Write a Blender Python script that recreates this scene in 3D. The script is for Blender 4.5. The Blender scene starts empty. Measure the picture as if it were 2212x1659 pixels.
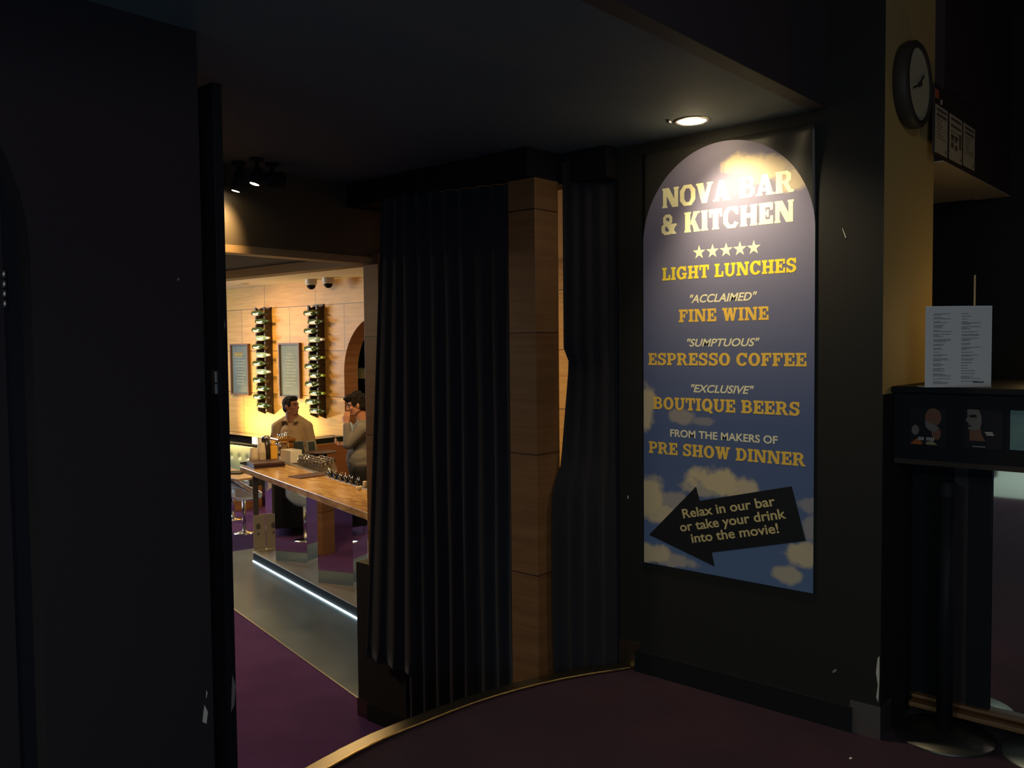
import bpy, bmesh, math, random
from mathutils import Vector, Matrix
random.seed(7)
PI = math.pi
C = bpy.context.scene.collection
SC = bpy.context.scene

# ------------------------------------------------------------------ camera
# +X runs into the distance on the right, +Y into the distance on the left
cam_d = bpy.data.cameras.new('camera'); cam = bpy.data.objects.new('camera', cam_d); C.objects.link(cam)
cam_d.sensor_width = 36.0; cam_d.lens = 36.0 * 1875 / 2212; cam_d.clip_start = 0.05
def cam_basis():
    g = Vector((401., 41870., 1875.)).normalized(); u = -g
    b = Vector((1659., -(401*1659+1875*1875)/41870., 1875.)).normalized()
    a = u.cross(b)
    if a.z < 0: a = -a
    M = Matrix((b, a, u))                      # world = M @ (right, down, forward)
    return M.col[0], M.col[1], M.col[2]
_r, _d, _f = cam_basis()
cam.matrix_world = Matrix((( _r.x, -_d.x, -_f.x, 0), (_r.y, -_d.y, -_f.y, 0), (_r.z, -_d.z, -_f.z, 1.6), (0, 0, 0, 1)))
SC.camera = cam

# ------------------------------------------------------------------ world, exposure
w = bpy.data.worlds.new('world'); SC.world = w; w.use_nodes = True
w.node_tree.nodes['Background'].inputs[0].default_value = (0.35, 0.5, 1.0, 1)
w.node_tree.nodes['Background'].inputs[1].default_value = 0.004
vs = SC.view_settings; vs.view_transform = 'Standard'; vs.look = 'None'; vs.gamma = 1; vs.exposure = 0.0
vs.use_curve_mapping = False

# ------------------------------------------------------------------ lights
def light(name, kind, loc, power, color, size=0.1, target=None, angle=None, blend=1.0, size_y=None, parent=None):
    d = bpy.data.lights.new(name, kind); d.energy = power; d.color = color
    if kind == 'AREA':
        d.size = size
        if size_y: d.shape = 'RECTANGLE'; d.size_y = size_y
    else:
        d.shadow_soft_size = size
    if kind == 'SPOT':
        d.spot_size = math.radians(angle); d.spot_blend = blend
    o = bpy.data.objects.new(name, d); C.objects.link(o); o.location = loc
    if target is not None:
        o.rotation_euler = (Vector(target) - Vector(loc)).to_track_quat('-Z', 'Y').to_euler()
    return o
WARM = (1.0, 0.67, 0.29); AMBER = (1.0, 0.66, 0.27); COOL = (0.62, 0.80, 1.0)
# recessed lamp over the banner
light('banner_lamp_light', 'SPOT', (3.31, 1.89, 2.50), 58, (1.0, 0.82, 0.52), 0.04, (3.52, 1.48, 1.25), 112, 1.0)
light('banner_lamp_spill', 'POINT', (3.33, 1.90, 2.47), .6, (1.0, 0.76, 0.42), 0.05)
# ceiling spotlights on the black fascia
light('spotlight_light_upper', 'SPOT', (2.42, 3.93, 2.40), 45, WARM, 0.03, (2.36, 4.11, 2.2), 72, 1.0)
# foyer ceiling lights behind the camera, plus an added blue fill
light('foyer_light', 'AREA', (-1.2, -1.6, 3.2), 29, (1.0, 0.82, 0.80), 1.2, (2.2, 1.2, 0.8))
light('foyer_blue_fill', 'AREA', (-0.7, -1.3, 1.1), 19, (0.36, 0.62, 1.0), 1.0, (1.7, 2.7, 2.55))  # added blue fill to brighten the ceiling; no screen stands here
light('tile_area_light', 'AREA', (-4.0, 0.6, 3.3), 150, (0.78, 1.0, 0.90), 0.8, (-4.2, 0.8, 0.0))
# unseen light added behind the left wall to brighten beam and post
light('corridor_fill', 'AREA', (1.5, 5.9, 2.14), 62, (1.0, 0.77, 0.50), 0.4, (1.9, 6.0, 0))
# bar
light('bar_ceiling_light_a', 'AREA', (5.4, 10.6, 2.44), 60, WARM, 0.5, (5.6, 10.4, 0))
light('bar_ceiling_light_b', 'AREA', (5.0, 6.4, 2.44), 46, WARM, 0.5, (5.0, 6.4, 0))
light('bar_wall_wash', 'SPOT', (6.15, 11.75, 0.42), 170, (1.0, 0.68, 0.22), 0.05, (6.9, 9.75, 0.85), 110, 1.0)
light('bar_wall_wash_low', 'SPOT', (6.35, 9.75, 0.30), 30, (1.0, 0.76, 0.32), 0.05, (6.9, 9.95, 0.75), 130, 1.0)
light('bar_wall_wash_top', 'SPOT', (5.9, 10.6, 2.40), 20, (1.0, 0.66, 0.26), 0.08, (6.9, 10.2, 1.3), 120, 1.0)
light('bar_window_light', 'AREA', (4.2, 13.2, 1.6), 120, COOL, 1.5, (5.2, 9.0, -0.4))
light('kitchen_light', 'AREA', (8.2, 8.3, 2.4), 14, (0.85, 1.0, 0.75), 0.6, (8.2, 8.3, 0))

# ------------------------------------------------------------------ materials
MATS = {}
def mat(name, col, rough=0.6, metal=0.0, spec=0.5, emit=None, estr=0.0, trans=0.0, ior=1.45, coat=0.0, noise=None, bump=None, sheen=0.0):
    if name in MATS: return MATS[name]
    m = bpy.data.materials.new(name); m.use_nodes = True; nt = m.node_tree; b = nt.nodes['Principled BSDF']
    c = tuple(col) + (1,)
    b.inputs['Base Color'].default_value = c; b.inputs['Roughness'].default_value = rough
    b.inputs['Metallic'].default_value = metal; b.inputs['Specular IOR Level'].default_value = spec
    b.inputs['Transmission Weight'].default_value = trans; b.inputs['IOR'].default_value = ior
    b.inputs['Coat Weight'].default_value = coat
    b.inputs['Sheen Weight'].default_value = sheen
    if emit: b.inputs['Emission Color'].default_value = tuple(emit) + (1,); b.inputs['Emission Strength'].default_value = estr
    if noise or bump:
        tc = nt.nodes.new('ShaderNodeTexCoord')
    if noise:
        sc, c2 = noise
        n = nt.nodes.new('ShaderNodeTexNoise'); n.inputs['Scale'].default_value = sc; n.inputs['Detail'].default_value = 4
        nt.links.new(tc.outputs['Object'], n.inputs['Vector'])
        r = nt.nodes.new('ShaderNodeValToRGB'); r.color_ramp.elements[0].position = .35; r.color_ramp.elements[1].position = .65
        r.color_ramp.elements[0].color = c; r.color_ramp.elements[1].color = tuple(c2) + (1,)
        nt.links.new(n.outputs['Fac'], r.inputs['Fac']); nt.links.new(r.outputs['Color'], b.inputs['Base Color'])
    if bump:
        sc, st = bump
        n = nt.nodes.new('ShaderNodeTexNoise'); n.inputs['Scale'].default_value = sc; n.inputs['Detail'].default_value = 3
        nt.links.new(tc.outputs['Object'], n.inputs['Vector'])
        bp = nt.nodes.new('ShaderNodeBump'); bp.inputs['Strength'].default_value = st; bp.inputs['Distance'].default_value = 0.01
        nt.links.new(n.outputs['Fac'], bp.inputs['Height']); nt.links.new(bp.outputs['Normal'], b.inputs['Normal'])
    MATS[name] = m
    return m

def ramp(nt, stops):
    r = nt.nodes.new('ShaderNodeValToRGB'); e = r.color_ramp.elements
    while len(e) < len(stops): e.new(0.5)
    for i, (p, c) in enumerate(stops): e[i].position = p; e[i].color = tuple(c) + (1,)
    return r

def timber(name, c1, c2, joint=None, axis='Y', rough=0.45, zoff=0.0, uoff=0.0, bw=1.2, bh=0.6, jcol=(.05, .02, .008)):
    """veneer with horizontal grain; joint=True adds panel joints in a running bond"""
    if name in MATS: return MATS[name]
    m = bpy.data.materials.new(name); m.use_nodes = True; nt = m.node_tree; b = nt.nodes['Principled BSDF']; L = nt.links
    tc = nt.nodes.new('ShaderNodeTexCoord'); mp = nt.nodes.new('ShaderNodeMapping')
    L.new(tc.outputs['Object'], mp.inputs['Vector']); mp.inputs['Scale'].default_value = (1.3, 1.3, 22)
    n = nt.nodes.new('ShaderNodeTexNoise'); n.inputs['Scale'].default_value = 1.6; n.inputs['Detail'].default_value = 5; n.inputs['Distortion'].default_value = .6
    L.new(mp.outputs[0], n.inputs['Vector'])
    r = ramp(nt, [(.3, c1), (.7, c2)]); L.new(n.outputs['Fac'], r.inputs['Fac'])
    out = r.outputs['Color']
    if joint:
        sp = nt.nodes.new('ShaderNodeSeparateXYZ'); L.new(tc.outputs['Object'], sp.inputs[0])
        cb = nt.nodes.new('ShaderNodeCombineXYZ')
        ad = nt.nodes.new('ShaderNodeMath'); ad.operation = 'ADD'; L.new(sp.outputs[axis], ad.inputs[0]); ad.inputs[1].default_value = uoff
        az = nt.nodes.new('ShaderNodeMath'); az.operation = 'ADD'; L.new(sp.outputs['Z'], az.inputs[0]); az.inputs[1].default_value = zoff
        L.new(ad.outputs[0], cb.inputs[0]); L.new(az.outputs[0], cb.inputs[1])
        br = nt.nodes.new('ShaderNodeTexBrick'); L.new(cb.outputs[0], br.inputs['Vector'])
        br.inputs['Scale'].default_value = 1; br.inputs['Brick Width'].default_value = bw; br.inputs['Row Height'].default_value = bh
        br.inputs['Mortar Size'].default_value = .004; br.inputs['Mortar Smooth'].default_value = .1
        br.inputs['Color1'].default_value = (1, 1, 1, 1); br.inputs['Color2'].default_value = (.82, .80, .76, 1); br.inputs['Mortar'].default_value = (1, 1, 1, 1)
        mu = nt.nodes.new('ShaderNodeMix'); mu.data_type = 'RGBA'; mu.blend_type = 'MULTIPLY'; mu.inputs[0].default_value = 1
        L.new(out, mu.inputs[6]); L.new(br.outputs['Color'], mu.inputs[7])
        mx = nt.nodes.new('ShaderNodeMix'); mx.data_type = 'RGBA'
        L.new(br.outputs['Fac'], mx.inputs[0]); L.new(mu.outputs[2], mx.inputs[6]); mx.inputs[7].default_value = tuple(jcol) + (1,)
        out = mx.outputs[2]
    L.new(out, b.inputs['Base Color']); b.inputs['Roughness'].default_value = rough
    MATS[name] = m
    return m

def stone():
    m = bpy.data.materials.new('amber_onyx'); m.use_nodes = True; nt = m.node_tree; b = nt.nodes['Principled BSDF']; L = nt.links
    tc = nt.nodes.new('ShaderNodeTexCoord')
    mp = nt.nodes.new('ShaderNodeMapping'); mp.inputs['Scale'].default_value = (1.2, 3.2, 3.0); mp.inputs['Rotation'].default_value = (0, 0, .5)
    L.new(tc.outputs['Object'], mp.inputs[0])
    n = nt.nodes.new('ShaderNodeTexNoise'); n.inputs['Scale'].default_value = 2.6; n.inputs['Detail'].default_value = 8; n.inputs['Distortion'].default_value = 1.6
    L.new(mp.outputs[0], n.inputs['Vector'])
    r = ramp(nt, [(.25, (.25, .115, .03)), (.45, (.46, .25, .075)), (.6, (.60, .37, .13)), (.8, (.70, .51, .25))])
    L.new(n.outputs['Fac'], r.inputs['Fac']); L.new(r.outputs['Color'], b.inputs['Base Color'])
    b.inputs['Roughness'].default_value = .22; return m

def carpet(name, c1, c2):
    m = bpy.data.materials.new(name); m.use_nodes = True; nt = m.node_tree; b = nt.nodes['Principled BSDF']; L = nt.links
    tc = nt.nodes.new('ShaderNodeTexCoord')
    n = nt.nodes.new('ShaderNodeTexNoise'); n.inputs['Scale'].default_value = 3; n.inputs['Detail'].default_value = 8
    L.new(tc.outputs['Object'], n.inputs['Vector'])
    r = ramp(nt, [(.3, c1), (.7, c2)]); L.new(n.outputs['Fac'], r.inputs['Fac']); L.new(r.outputs['Color'], b.inputs['Base Color'])
    n2 = nt.nodes.new('ShaderNodeTexNoise'); n2.inputs['Scale'].default_value = 260; L.new(tc.outputs['Object'], n2.inputs['Vector'])
    bp = nt.nodes.new('ShaderNodeBump'); bp.inputs['Strength'].default_value = .6; bp.inputs['Distance'].default_value = .004
    L.new(n2.outputs['Fac'], bp.inputs['Height']); L.new(bp.outputs['Normal'], b.inputs['Normal'])
    b.inputs['Roughness'].default_value = .95; b.inputs['Specular IOR Level'].default_value = .1; b.inputs['Sheen Weight'].default_value = .03
    return m

def sky_print():
    """the printed sky of the banner: blue with soft clouds, in the panel's own coordinates"""
    m = bpy.data.materials.new('sky_print'); m.use_nodes = True; nt = m.node_tree; b = nt.nodes['Principled BSDF']; L = nt.links
    tc = nt.nodes.new('ShaderNodeTexCoord'); sp = nt.nodes.new('ShaderNodeSeparateXYZ'); L.new(tc.outputs['Object'], sp.inputs[0])
    def M(op, a, c=None, clamp=False):
        n = nt.nodes.new('ShaderNodeMath'); n.operation = op; n.use_clamp = clamp
        for i, v in enumerate((a, c)):
            if v is None: continue
            if isinstance(v, (int, float)): n.inputs[i].default_value = v
            else: L.new(v, n.inputs[i])
        return n.outputs[0]
    nz = nt.nodes.new('ShaderNodeTexNoise'); nz.inputs['Scale'].default_value = 9; nz.inputs['Detail'].default_value = 6; nz.inputs['Roughness'].default_value = .55
    L.new(tc.outputs['Object'], nz.inputs['Vector'])
    nn = M('MULTIPLY', M('SUBTRACT', nz.outputs['Fac'], .5), 2.2)
    tot = None
    for cx, cz, rx, rz, s in [(.10, 1.83, .10, .05, .9), (.21, 1.80, .15, .05, .8), (.33, 1.74, .10, .05, .7), (-.42, .76, .07, .11, .9), (-.22, .715, .07, .035, .45), (-.10, .70, .06, .02, .3),
                              (-.02, .43, .15, .06, 1), (.08, .41, .10, .05, .9), (-.10, .39, .12, .035, .6), (-.40, .33, .11, .10, 1), (-.33, .25, .10, .06, .9), (-.26, .32, .10, .05, .5),
                              (-.40, .05, .12, .05, .9), (-.28, .035, .18, .03, .55), (.36, .15, .09, .045, .9), (.42, .17, .07, .05, .8), (.30, .06, .055, .045, .7), (.40, .37, .06, .03, .35), (.42, .27, .05, .05, .4)]:
        dx = M('DIVIDE', M('SUBTRACT', sp.outputs['X'], cx), rx); dz = M('DIVIDE', M('SUBTRACT', sp.outputs['Z'], cz), rz)
        q = M('SQRT', M('ADD', M('MULTIPLY', dx, dx), M('MULTIPLY', dz, dz)))
        v = M('MULTIPLY', M('MULTIPLY', M('ADD', M('SUBTRACT', 1.15, q), nn), 2.2, True), s, True)
        tot = v if tot is None else M('MAXIMUM', tot, v)
    g = ramp(nt, [(0, (.10, .16, .30)), (.35, (.09, .125, .25)), (.7, (.175, .17, .25)), (1, (.20, .18, .25))])  # greyer, paler upper sky puts the lamp glare into the print colour
    L.new(M('DIVIDE', sp.outputs['Z'], 1.955), g.inputs['Fac'])
    mx = nt.nodes.new('ShaderNodeMix'); mx.data_type = 'RGBA'
    L.new(tot, mx.inputs[0]); L.new(g.outputs['Color'], mx.inputs[6]); mx.inputs[7].default_value = (.60, .48, .29, 1)
    L.new(mx.outputs[2], b.inputs['Base Color']); b.inputs['Roughness'].default_value = .45; b.inputs['Specular IOR Level'].default_value = .22
    return m

BLACK = mat('matt_black_paint', (.011, .011, .013), .6, spec=.15, bump=(60, .05))
BLACKW = mat('black_wall_paint', (.019, .018, .016), .6, spec=.15, bump=(40, .06))
PLUMW = mat('plum_black_wall_paint', (.024, .0175, .020), .7, spec=.2, bump=(40, .05))
CEILM = mat('dark_grey_ceiling_paint', (.068, .085, .100), .8, bump=(30, .05))
CEIL2 = mat('brown_black_ceiling_paint', (.035, .026, .026), .8)
SOFFM = mat('grey_green_soffit_paint', (.13, .135, .105), .8)
CREAM = mat('cream_ceiling_paint', (.80, .69, .46), .8)
WHITEP = mat('white_paper', (.75, .73, .68), .7)
CREAMP = mat('cream_paper', (.40, .34, .22), .7)
OCHRE = mat('ochre_wall_paint', (.42, .30, .10), .7, bump=(30, .05))
INK = mat('black_ink', (.02, .02, .02), .6)
STEEL = mat('brushed_steel', (.42, .40, .37), .38, 1.0)
DSTEEL = mat('dark_bronze_metal', (.20, .175, .13), .35, 1.0)
BRASS = mat('brass_nosing', (.80, .58, .25), .3, 1.0)
CHROME = mat('chrome', (.82, .84, .86), .08, 1.0)
MIRROR = mat('mirror', (.80, .80, .80), .03, 1.0)
GLOSSB = mat('gloss_black_panel', (.009, .009, .011), .45, spec=.10)
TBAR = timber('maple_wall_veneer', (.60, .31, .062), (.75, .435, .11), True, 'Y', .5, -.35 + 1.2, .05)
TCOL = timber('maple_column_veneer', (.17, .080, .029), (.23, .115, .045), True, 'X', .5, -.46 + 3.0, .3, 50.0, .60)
TPLAIN = timber('maple_veneer', (.50, .27, .095), (.66, .40, .16))
TRED = timber('red_brown_veneer', (.36, .13, .04), (.46, .18, .06))
TBEAM = timber('grey_brown_veneer', (.19, .115, .05), (.25, .155, .075))
STONE = stone()
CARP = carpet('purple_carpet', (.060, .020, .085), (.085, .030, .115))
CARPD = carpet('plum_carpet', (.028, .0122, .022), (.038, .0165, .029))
GREYFL = mat('grey_vinyl_floor', (.085, .115, .13), .36, noise=(2.0, (.13, .16, .17)))
CURT = mat('black_velvet', (.018, .017, .020), .9, spec=.15, sheen=.08)
PLASTER = mat('bare_plaster_chip', (.50, .46, .38), .9)
DIMW = mat('paint_scuff', (.22, .20, .18), .9)
GLASS = mat('clear_glass', (1, 1, 1), .02, trans=1.0, ior=1.45)
ACRYL = mat('clear_blue_acrylic', (.80, .90, 1.0), .08, trans=.85, ior=1.3)
SKIN1 = mat('brown_skin', (.30, .125, .065), .5)
SKIN2 = mat('tan_skin', (.48, .22, .13), .5)
HAIR = mat('black_hair', (.014, .011, .010), .8, spec=.2, bump=(90, .5))

# ------------------------------------------------------------------ mesh helpers
def newbm(): return bmesh.new()
def obj(name, bm, m, parent=None, smooth=False, loc=None, bevel=None):
    me = bpy.data.meshes.new(name); bm.normal_update(); bm.to_mesh(me); bm.free()
    o = bpy.data.objects.new(name, me); C.objects.link(o)
    for x in (m if isinstance(m, (list, tuple)) else [m]): me.materials.append(x)
    if smooth:
        for p in me.polygons: p.use_smooth = True
    if parent is not None: o.parent = parent
    if loc is not None: o.location = loc
    if bevel:
        md = o.modifiers.new('bevel', 'BEVEL'); md.width = bevel; md.segments = 2; md.limit_method = 'ANGLE'
    return o
def tag(o, label=None, cat=None, group=None, kind=None):
    if label: o['label'] = label
    if cat: o['category'] = cat
    if group: o['group'] = group
    if kind: o['kind'] = kind
    return o
def thing(name, label, cat, loc=(0, 0, 0), rz=0.0, group=None):
    o = bpy.data.objects.new(name, None); C.objects.link(o); o.location = loc; o.rotation_euler = (0, 0, rz)
    o.empty_display_size = .1
    return tag(o, label, cat, group)
def struct(name, bm, m, label=None, parent=None, **k):
    o = obj(name, bm, m, parent, **k)
    if parent is None: tag(o, label, 'building part', None, 'structure')
    return o
def box(bm, x0, y0, z0, x1, y1, z1, M=None):
    vs_ = [bm.verts.new((x, y, z)) for x in (min(x0, x1), max(x0, x1)) for y in (min(y0, y1), max(y0, y1)) for z in (min(z0, z1), max(z0, z1))]
    for f in ((0, 1, 3, 2), (4, 6, 7, 5), (0, 4, 5, 1), (2, 3, 7, 6), (0, 2, 6, 4), (1, 5, 7, 3)): bm.faces.new([vs_[i] for i in f])
    if M is not None: bmesh.ops.transform(bm, matrix=M, verts=vs_)
    return vs_
def prism(bm, pts, axis, a0, a1):
    """extrude a closed outline (u,v) along an axis: X -> (a,u,v), Y -> (u,a,v), Z -> (u,v,a)"""
    def mk(u, v, a): return {'X': (a, u, v), 'Y': (u, a, v), 'Z': (u, v, a)}[axis]
    A = [bm.verts.new(mk(u, v, a0)) for u, v in pts]; B = [bm.verts.new(mk(u, v, a1)) for u, v in pts]
    n = len(pts)
    for i in range(n): bm.faces.new((A[i], A[(i+1) % n], B[(i+1) % n], B[i]))
    bm.faces.new(A[::-1]); bm.faces.new(B)
    bmesh.ops.recalc_face_normals(bm, faces=bm.faces[:])
    return A + B
def lathe(bm, prof, n=24, M=None, cap=True):
    rings = []
    for r, z in prof:
        if r < 1e-6: rings.append([bm.verts.new((0, 0, z))])
        else: rings.append([bm.verts.new((r*math.cos(2*PI*i/n), r*math.sin(2*PI*i/n), z)) for i in range(n)])
    for a, b in zip(rings, rings[1:]):
        for i in range(n):
            j = (i+1) % n
            if len(a) == 1 and len(b) == 1: continue
            if len(a) == 1: bm.faces.new((a[0], b[j], b[i]))
            elif len(b) == 1: bm.faces.new((a[i], a[j], b[0]))
            else: bm.faces.new((a[i], a[j], b[j], b[i]))
    if cap:
        if len(rings[0]) > 1: bm.faces.new(rings[0][::-1])
        if len(rings[-1]) > 1: bm.faces.new(rings[-1])
    vv = [v for r in rings for v in r]
    if M is not None: bmesh.ops.transform(bm, matrix=M, verts=vv)
    return vv
def frame_to(p, d):
    return Matrix.Translation(p) @ Vector(d).to_track_quat('Z', 'Y').to_matrix().to_4x4()
def rod(bm, p0, p1, r, r1=None, n=12):
    p0 = Vector(p0); p1 = Vector(p1); L = (p1-p0).length
    return lathe(bm, [(r, 0), (r if r1 is None else r1, L)], n, frame_to(p0, p1-p0))
def capsule(bm, p0, p1, r0, r1, n=14):
    p0 = Vector(p0); p1 = Vector(p1); L = max((p1-p0).length, 1e-4)
    pr = [(r0*math.sin(a), -r0*math.cos(a)) for a in (0, .4, .8, 1.2)] + [(r0, 0), (r1, L)] + [(r1*math.sin(a), L+r1*math.cos(a)) for a in (1.2, .8, .4, 0)]
    pr[0] = (0, pr[0][1]); pr[-1] = (0, pr[-1][1])
    return lathe(bm, pr, n, frame_to(p0, p1-p0), cap=False)
def ellipsoid(bm, c, r, rot=None, n=18):
    pr = [(math.sin(PI*i/10), -math.cos(PI*i/10)) for i in range(11)]; pr[0] = (0, -1); pr[-1] = (0, 1)
    M = Matrix.Translation(c) @ (rot.to_matrix().to_4x4() if rot else Matrix.Identity(4)) @ Matrix.Diagonal((r[0], r[1], r[2], 1))
    return lathe(bm, pr, n, M, cap=False)
def tube(bm, pts, r, n=8, closed=False):
    pts = [Vector(p) for p in pts]; rings = []
    for i, p in enumerate(pts):
        a = pts[i-1] if (i > 0 or closed) else p; b = pts[(i+1) % len(pts)] if (i < len(pts)-1 or closed) else p
        q = (b-a).to_track_quat('Z', 'Y')
        rings.append([bm.verts.new(p + q @ Vector((r*math.cos(2*PI*k/n), r*math.sin(2*PI*k/n), 0))) for k in range(n)])
    pairs = list(zip(rings, rings[1:])) + ([(rings[-1], rings[0])] if closed else [])
    for a, b in pairs:
        for k in range(n): bm.faces.new((a[k], a[(k+1) % n], b[(k+1) % n], b[k]))
    if not closed: bm.faces.new(rings[0][::-1]); bm.faces.new(rings[-1])
def onebox(name, b, m, parent=None, bevel=None, **k):
    bm = newbm(); box(bm, *b); return obj(name, bm, m, parent, bevel=bevel, **k)
def chip(name, pts, m, parent, axis, a, th=.0015):
    bm = newbm(); prism(bm, pts, axis, a, a+th); return obj(name, bm, m, parent)

# ================================================================== THE SETTING
ZB = -0.6                                                   # bar floor, four steps below the foyer
nose = [(1.60, 2.68), (1.75, 2.71), (1.905, 2.732), (2.07, 2.755), (2.23, 2.766), (2.35, 2.762), (2.47, 2.753), (2.60, 2.745), (2.74, 2.730), (2.86, 2.708), (2.987, 2.677), (3.11, 2.64), (3.234, 2.594), (3.36, 2.535), (3.46, 2.48), (3.56, 2.427)]
bm = newbm(); prism(bm, nose + [(9, 2.4), (9, -5), (-2.1, -5), (-2.1, 3.5), (1.55, 3.5)], 'Z', ZB, 0.0)
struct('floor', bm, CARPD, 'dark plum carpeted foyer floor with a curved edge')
bm = newbm(); box(bm, -9, -5, -.2, -2.1, 5, 0.0)
struct('floor', bm, mat('pale_tile', (.55, .57, .52), .25), 'pale tiled floor at the far side of the foyer')
bm = newbm(); box(bm, -2, 2.0, ZB-.1, 10, 15, ZB)
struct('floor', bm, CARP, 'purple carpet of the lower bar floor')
# nosing strip: flat bronze tread edge with a bright bead on the near side
def offset_curve(pts, d):
    out = []
    for i, p in enumerate(pts):
        a = pts[max(i-1, 0)]; b = pts[min(i+1, len(pts)-1)]
        t = Vector((b[0]-a[0], b[1]-a[1])).normalized(); out.append((p[0]-t.y*d, p[1]+t.x*d))
    return out
up = nose[1:]
bm = newbm(); prism(bm, offset_curve(up, .004) + offset_curve(up, -.070)[::-1], 'Z', 0, .006); 
nos = tag(obj('step_nosing', bm, DSTEEL), 'curved metal nosing strip along the edge of the plum carpet', 'step nosing')
bm = newbm(); tube(bm, [(x, y, .007) for x, y in offset_curve(up, -.074)], .0065, 8)
obj('bead', bm, BRASS, nos, True)['label'] = 'bright brass bead on the near side'
bm = newbm(); prism(bm, offset_curve(up, .006) + offset_curve(up, .003)[::-1], 'Z', -.05, .006); obj('lip', bm, DSTEEL, nos)

# grey vinyl strip in front of the bar; bar frame: x along the counter (away), y towards the room
BARO = Vector((4.342, 5.530, ZB)); BRZ = math.atan2(.977, .212)
BAR = Matrix.Translation(BARO) @ Matrix.Rotation(BRZ, 4, 'Z')
def bw(d, off, z): return BAR @ Vector((d, off, z-ZB))       # bar frame -> world, z given in world
bm = newbm(); box(bm, -3, -2.2, .0, 2.95, .70, .004, BAR)
struct('floor', bm, GREYFL, 'grey vinyl floor strip in front of the bar')
bm = newbm(); box(bm, -3, .70, .0, 2.95, .712, .006, BAR); struct('trim_1', bm, STEEL, 'thin metal edge between carpet and grey floor')

# walls
def two_mat(o, test, m2):
    o.data.materials.append(m2)
    for p in o.data.polygons:
        if test(p): p.material_index = 1
bm = newbm(); box(bm, 3.538, 1.174, ZB, 4.18, 2.428, 3.4)
wr = struct('wall_right', bm, BLACKW, 'black pillar wall carrying the banner and the clock')
two_mat(wr, lambda p: p.normal.y < -.9, OCHRE)
skb = newbm(); box(skb, 3.522, 1.28, 0, 3.538, 2.33, .105); struct('baseboard_right', skb, BLACK, 'black skirting below the banner')
def guard(name, x0, y0, z0, x1, y1, z1, label):
    bm = newbm(); box(bm, x0, y0, z0, x1, y1, z1); return tag(obj(name, bm, DSTEEL, bevel=.002), label, 'corner guard')
g1 = guard('corner_guard', 3.532, 2.309, 0, 3.538, 2.432, .141, 'grey metal corner guard where the curved nosing meets the banner wall')
bm = newbm(); box(bm, 3.532, 1.168, 0, 3.538, 1.289, .131); box(bm, 3.538, 1.168, 0, 3.66, 1.174, .131)
tag(obj('corner_guard', bm, STEEL), 'shiny metal corner guard at the foot of the pillar beside the queue post', 'corner guard')
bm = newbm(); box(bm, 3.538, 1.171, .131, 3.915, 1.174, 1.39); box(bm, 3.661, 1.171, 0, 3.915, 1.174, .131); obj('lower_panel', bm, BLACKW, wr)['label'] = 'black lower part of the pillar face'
# paint chips on the pillar edge
chip('paint_chip', [(1.178, .15), (1.186, .17), (1.180, .22), (1.188, .27), (1.182, .33), (1.175, .34), (1.174, .25), (1.176, .20)], PLASTER, wr, 'X', 3.5365)
chip('paint_chip', [(1.36, .225), (1.366, .23), (1.352, .245), (1.345, .24)], DIMW, wr, 'X', 3.5365)
chip('paint_chip', [(2.377, .84), (2.381, .85), (2.376, .86), (2.372, .85)], PLASTER, wr, 'X', 3.5365)
chip('paint_chip', [(1.32, 2.02), (1.335, 2.06), (1.337, 2.058), (1.323, 2.018)], PLASTER, wr, 'X', 3.5365)

# left wall with arched door recess
def arch_wall(bm, u0, u1, z0, z1, cu, cz, r, axis, a0, a1, base=None, n=24):
    """wall strip set u0..u1 with an arch of radius r around cu; opening runs down to base"""
    pts = [(u0, z0), (cu-r, z0), (cu-r, cz)] + [(cu-r*math.cos(PI*i/n), cz+r*math.sin(PI*i/n)) for i in range(1, n)] + [(cu+r, cz), (cu+r, z0), (u1, z0), (u1, z1), (u0, z1)]
    # split at the crown so every outline is simple
    k = 3 + n//2 - 1
    left = pts[:k+1] + [(cu, z1), (u0, z1)]
    right = [(cu, z1)] + pts[k:-1]
    for pl in (left, right): prism(bm, pl, axis, a0, a1)
bm = newbm(); arch_wall(bm, -3.6, 1.365, 0, 2.551, .244, 1.85, .636, 'Y', 2.46, 2.58)
wl = struct('wall_left', bm, PLUMW, 'dark plum wall on the left with an arched door recess')
chip('paint_chip', [(1.328, .45), (1.34, .44), (1.346, .475), (1.336, .50), (1.332, .48)], PLASTER, wl, 'Y', 2.4585)
chip('paint_chip', [(1.342, .52), (1.346, .535), (1.343, .545)], PLASTER, wl, 'Y', 2.4585)
chip('paint_chip', [(1.284, 1.80), (1.292, 1.805), (1.286, 1.81)], DIMW, wl, 'Y', 2.4585)
bm = newbm(); box(bm, -.42, 2.525, 0, .835, 2.57, 2.5); d2 = struct('door_2', bm, PLUMW, 'dark door leaf in the arched recess')
bm = newbm(); box(bm, .836, 2.53, 0, .90, 2.575, 2.5); obj('door_frame', bm, BLACK, d2)
bm = newbm()
for z in (1.722, 1.748, 1.774, 1.800): rod(bm, (.836, 2.520, z-.011), (.836, 2.520, z+.011), .006)
obj('hinge', bm, STEEL, d2, True)
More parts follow.
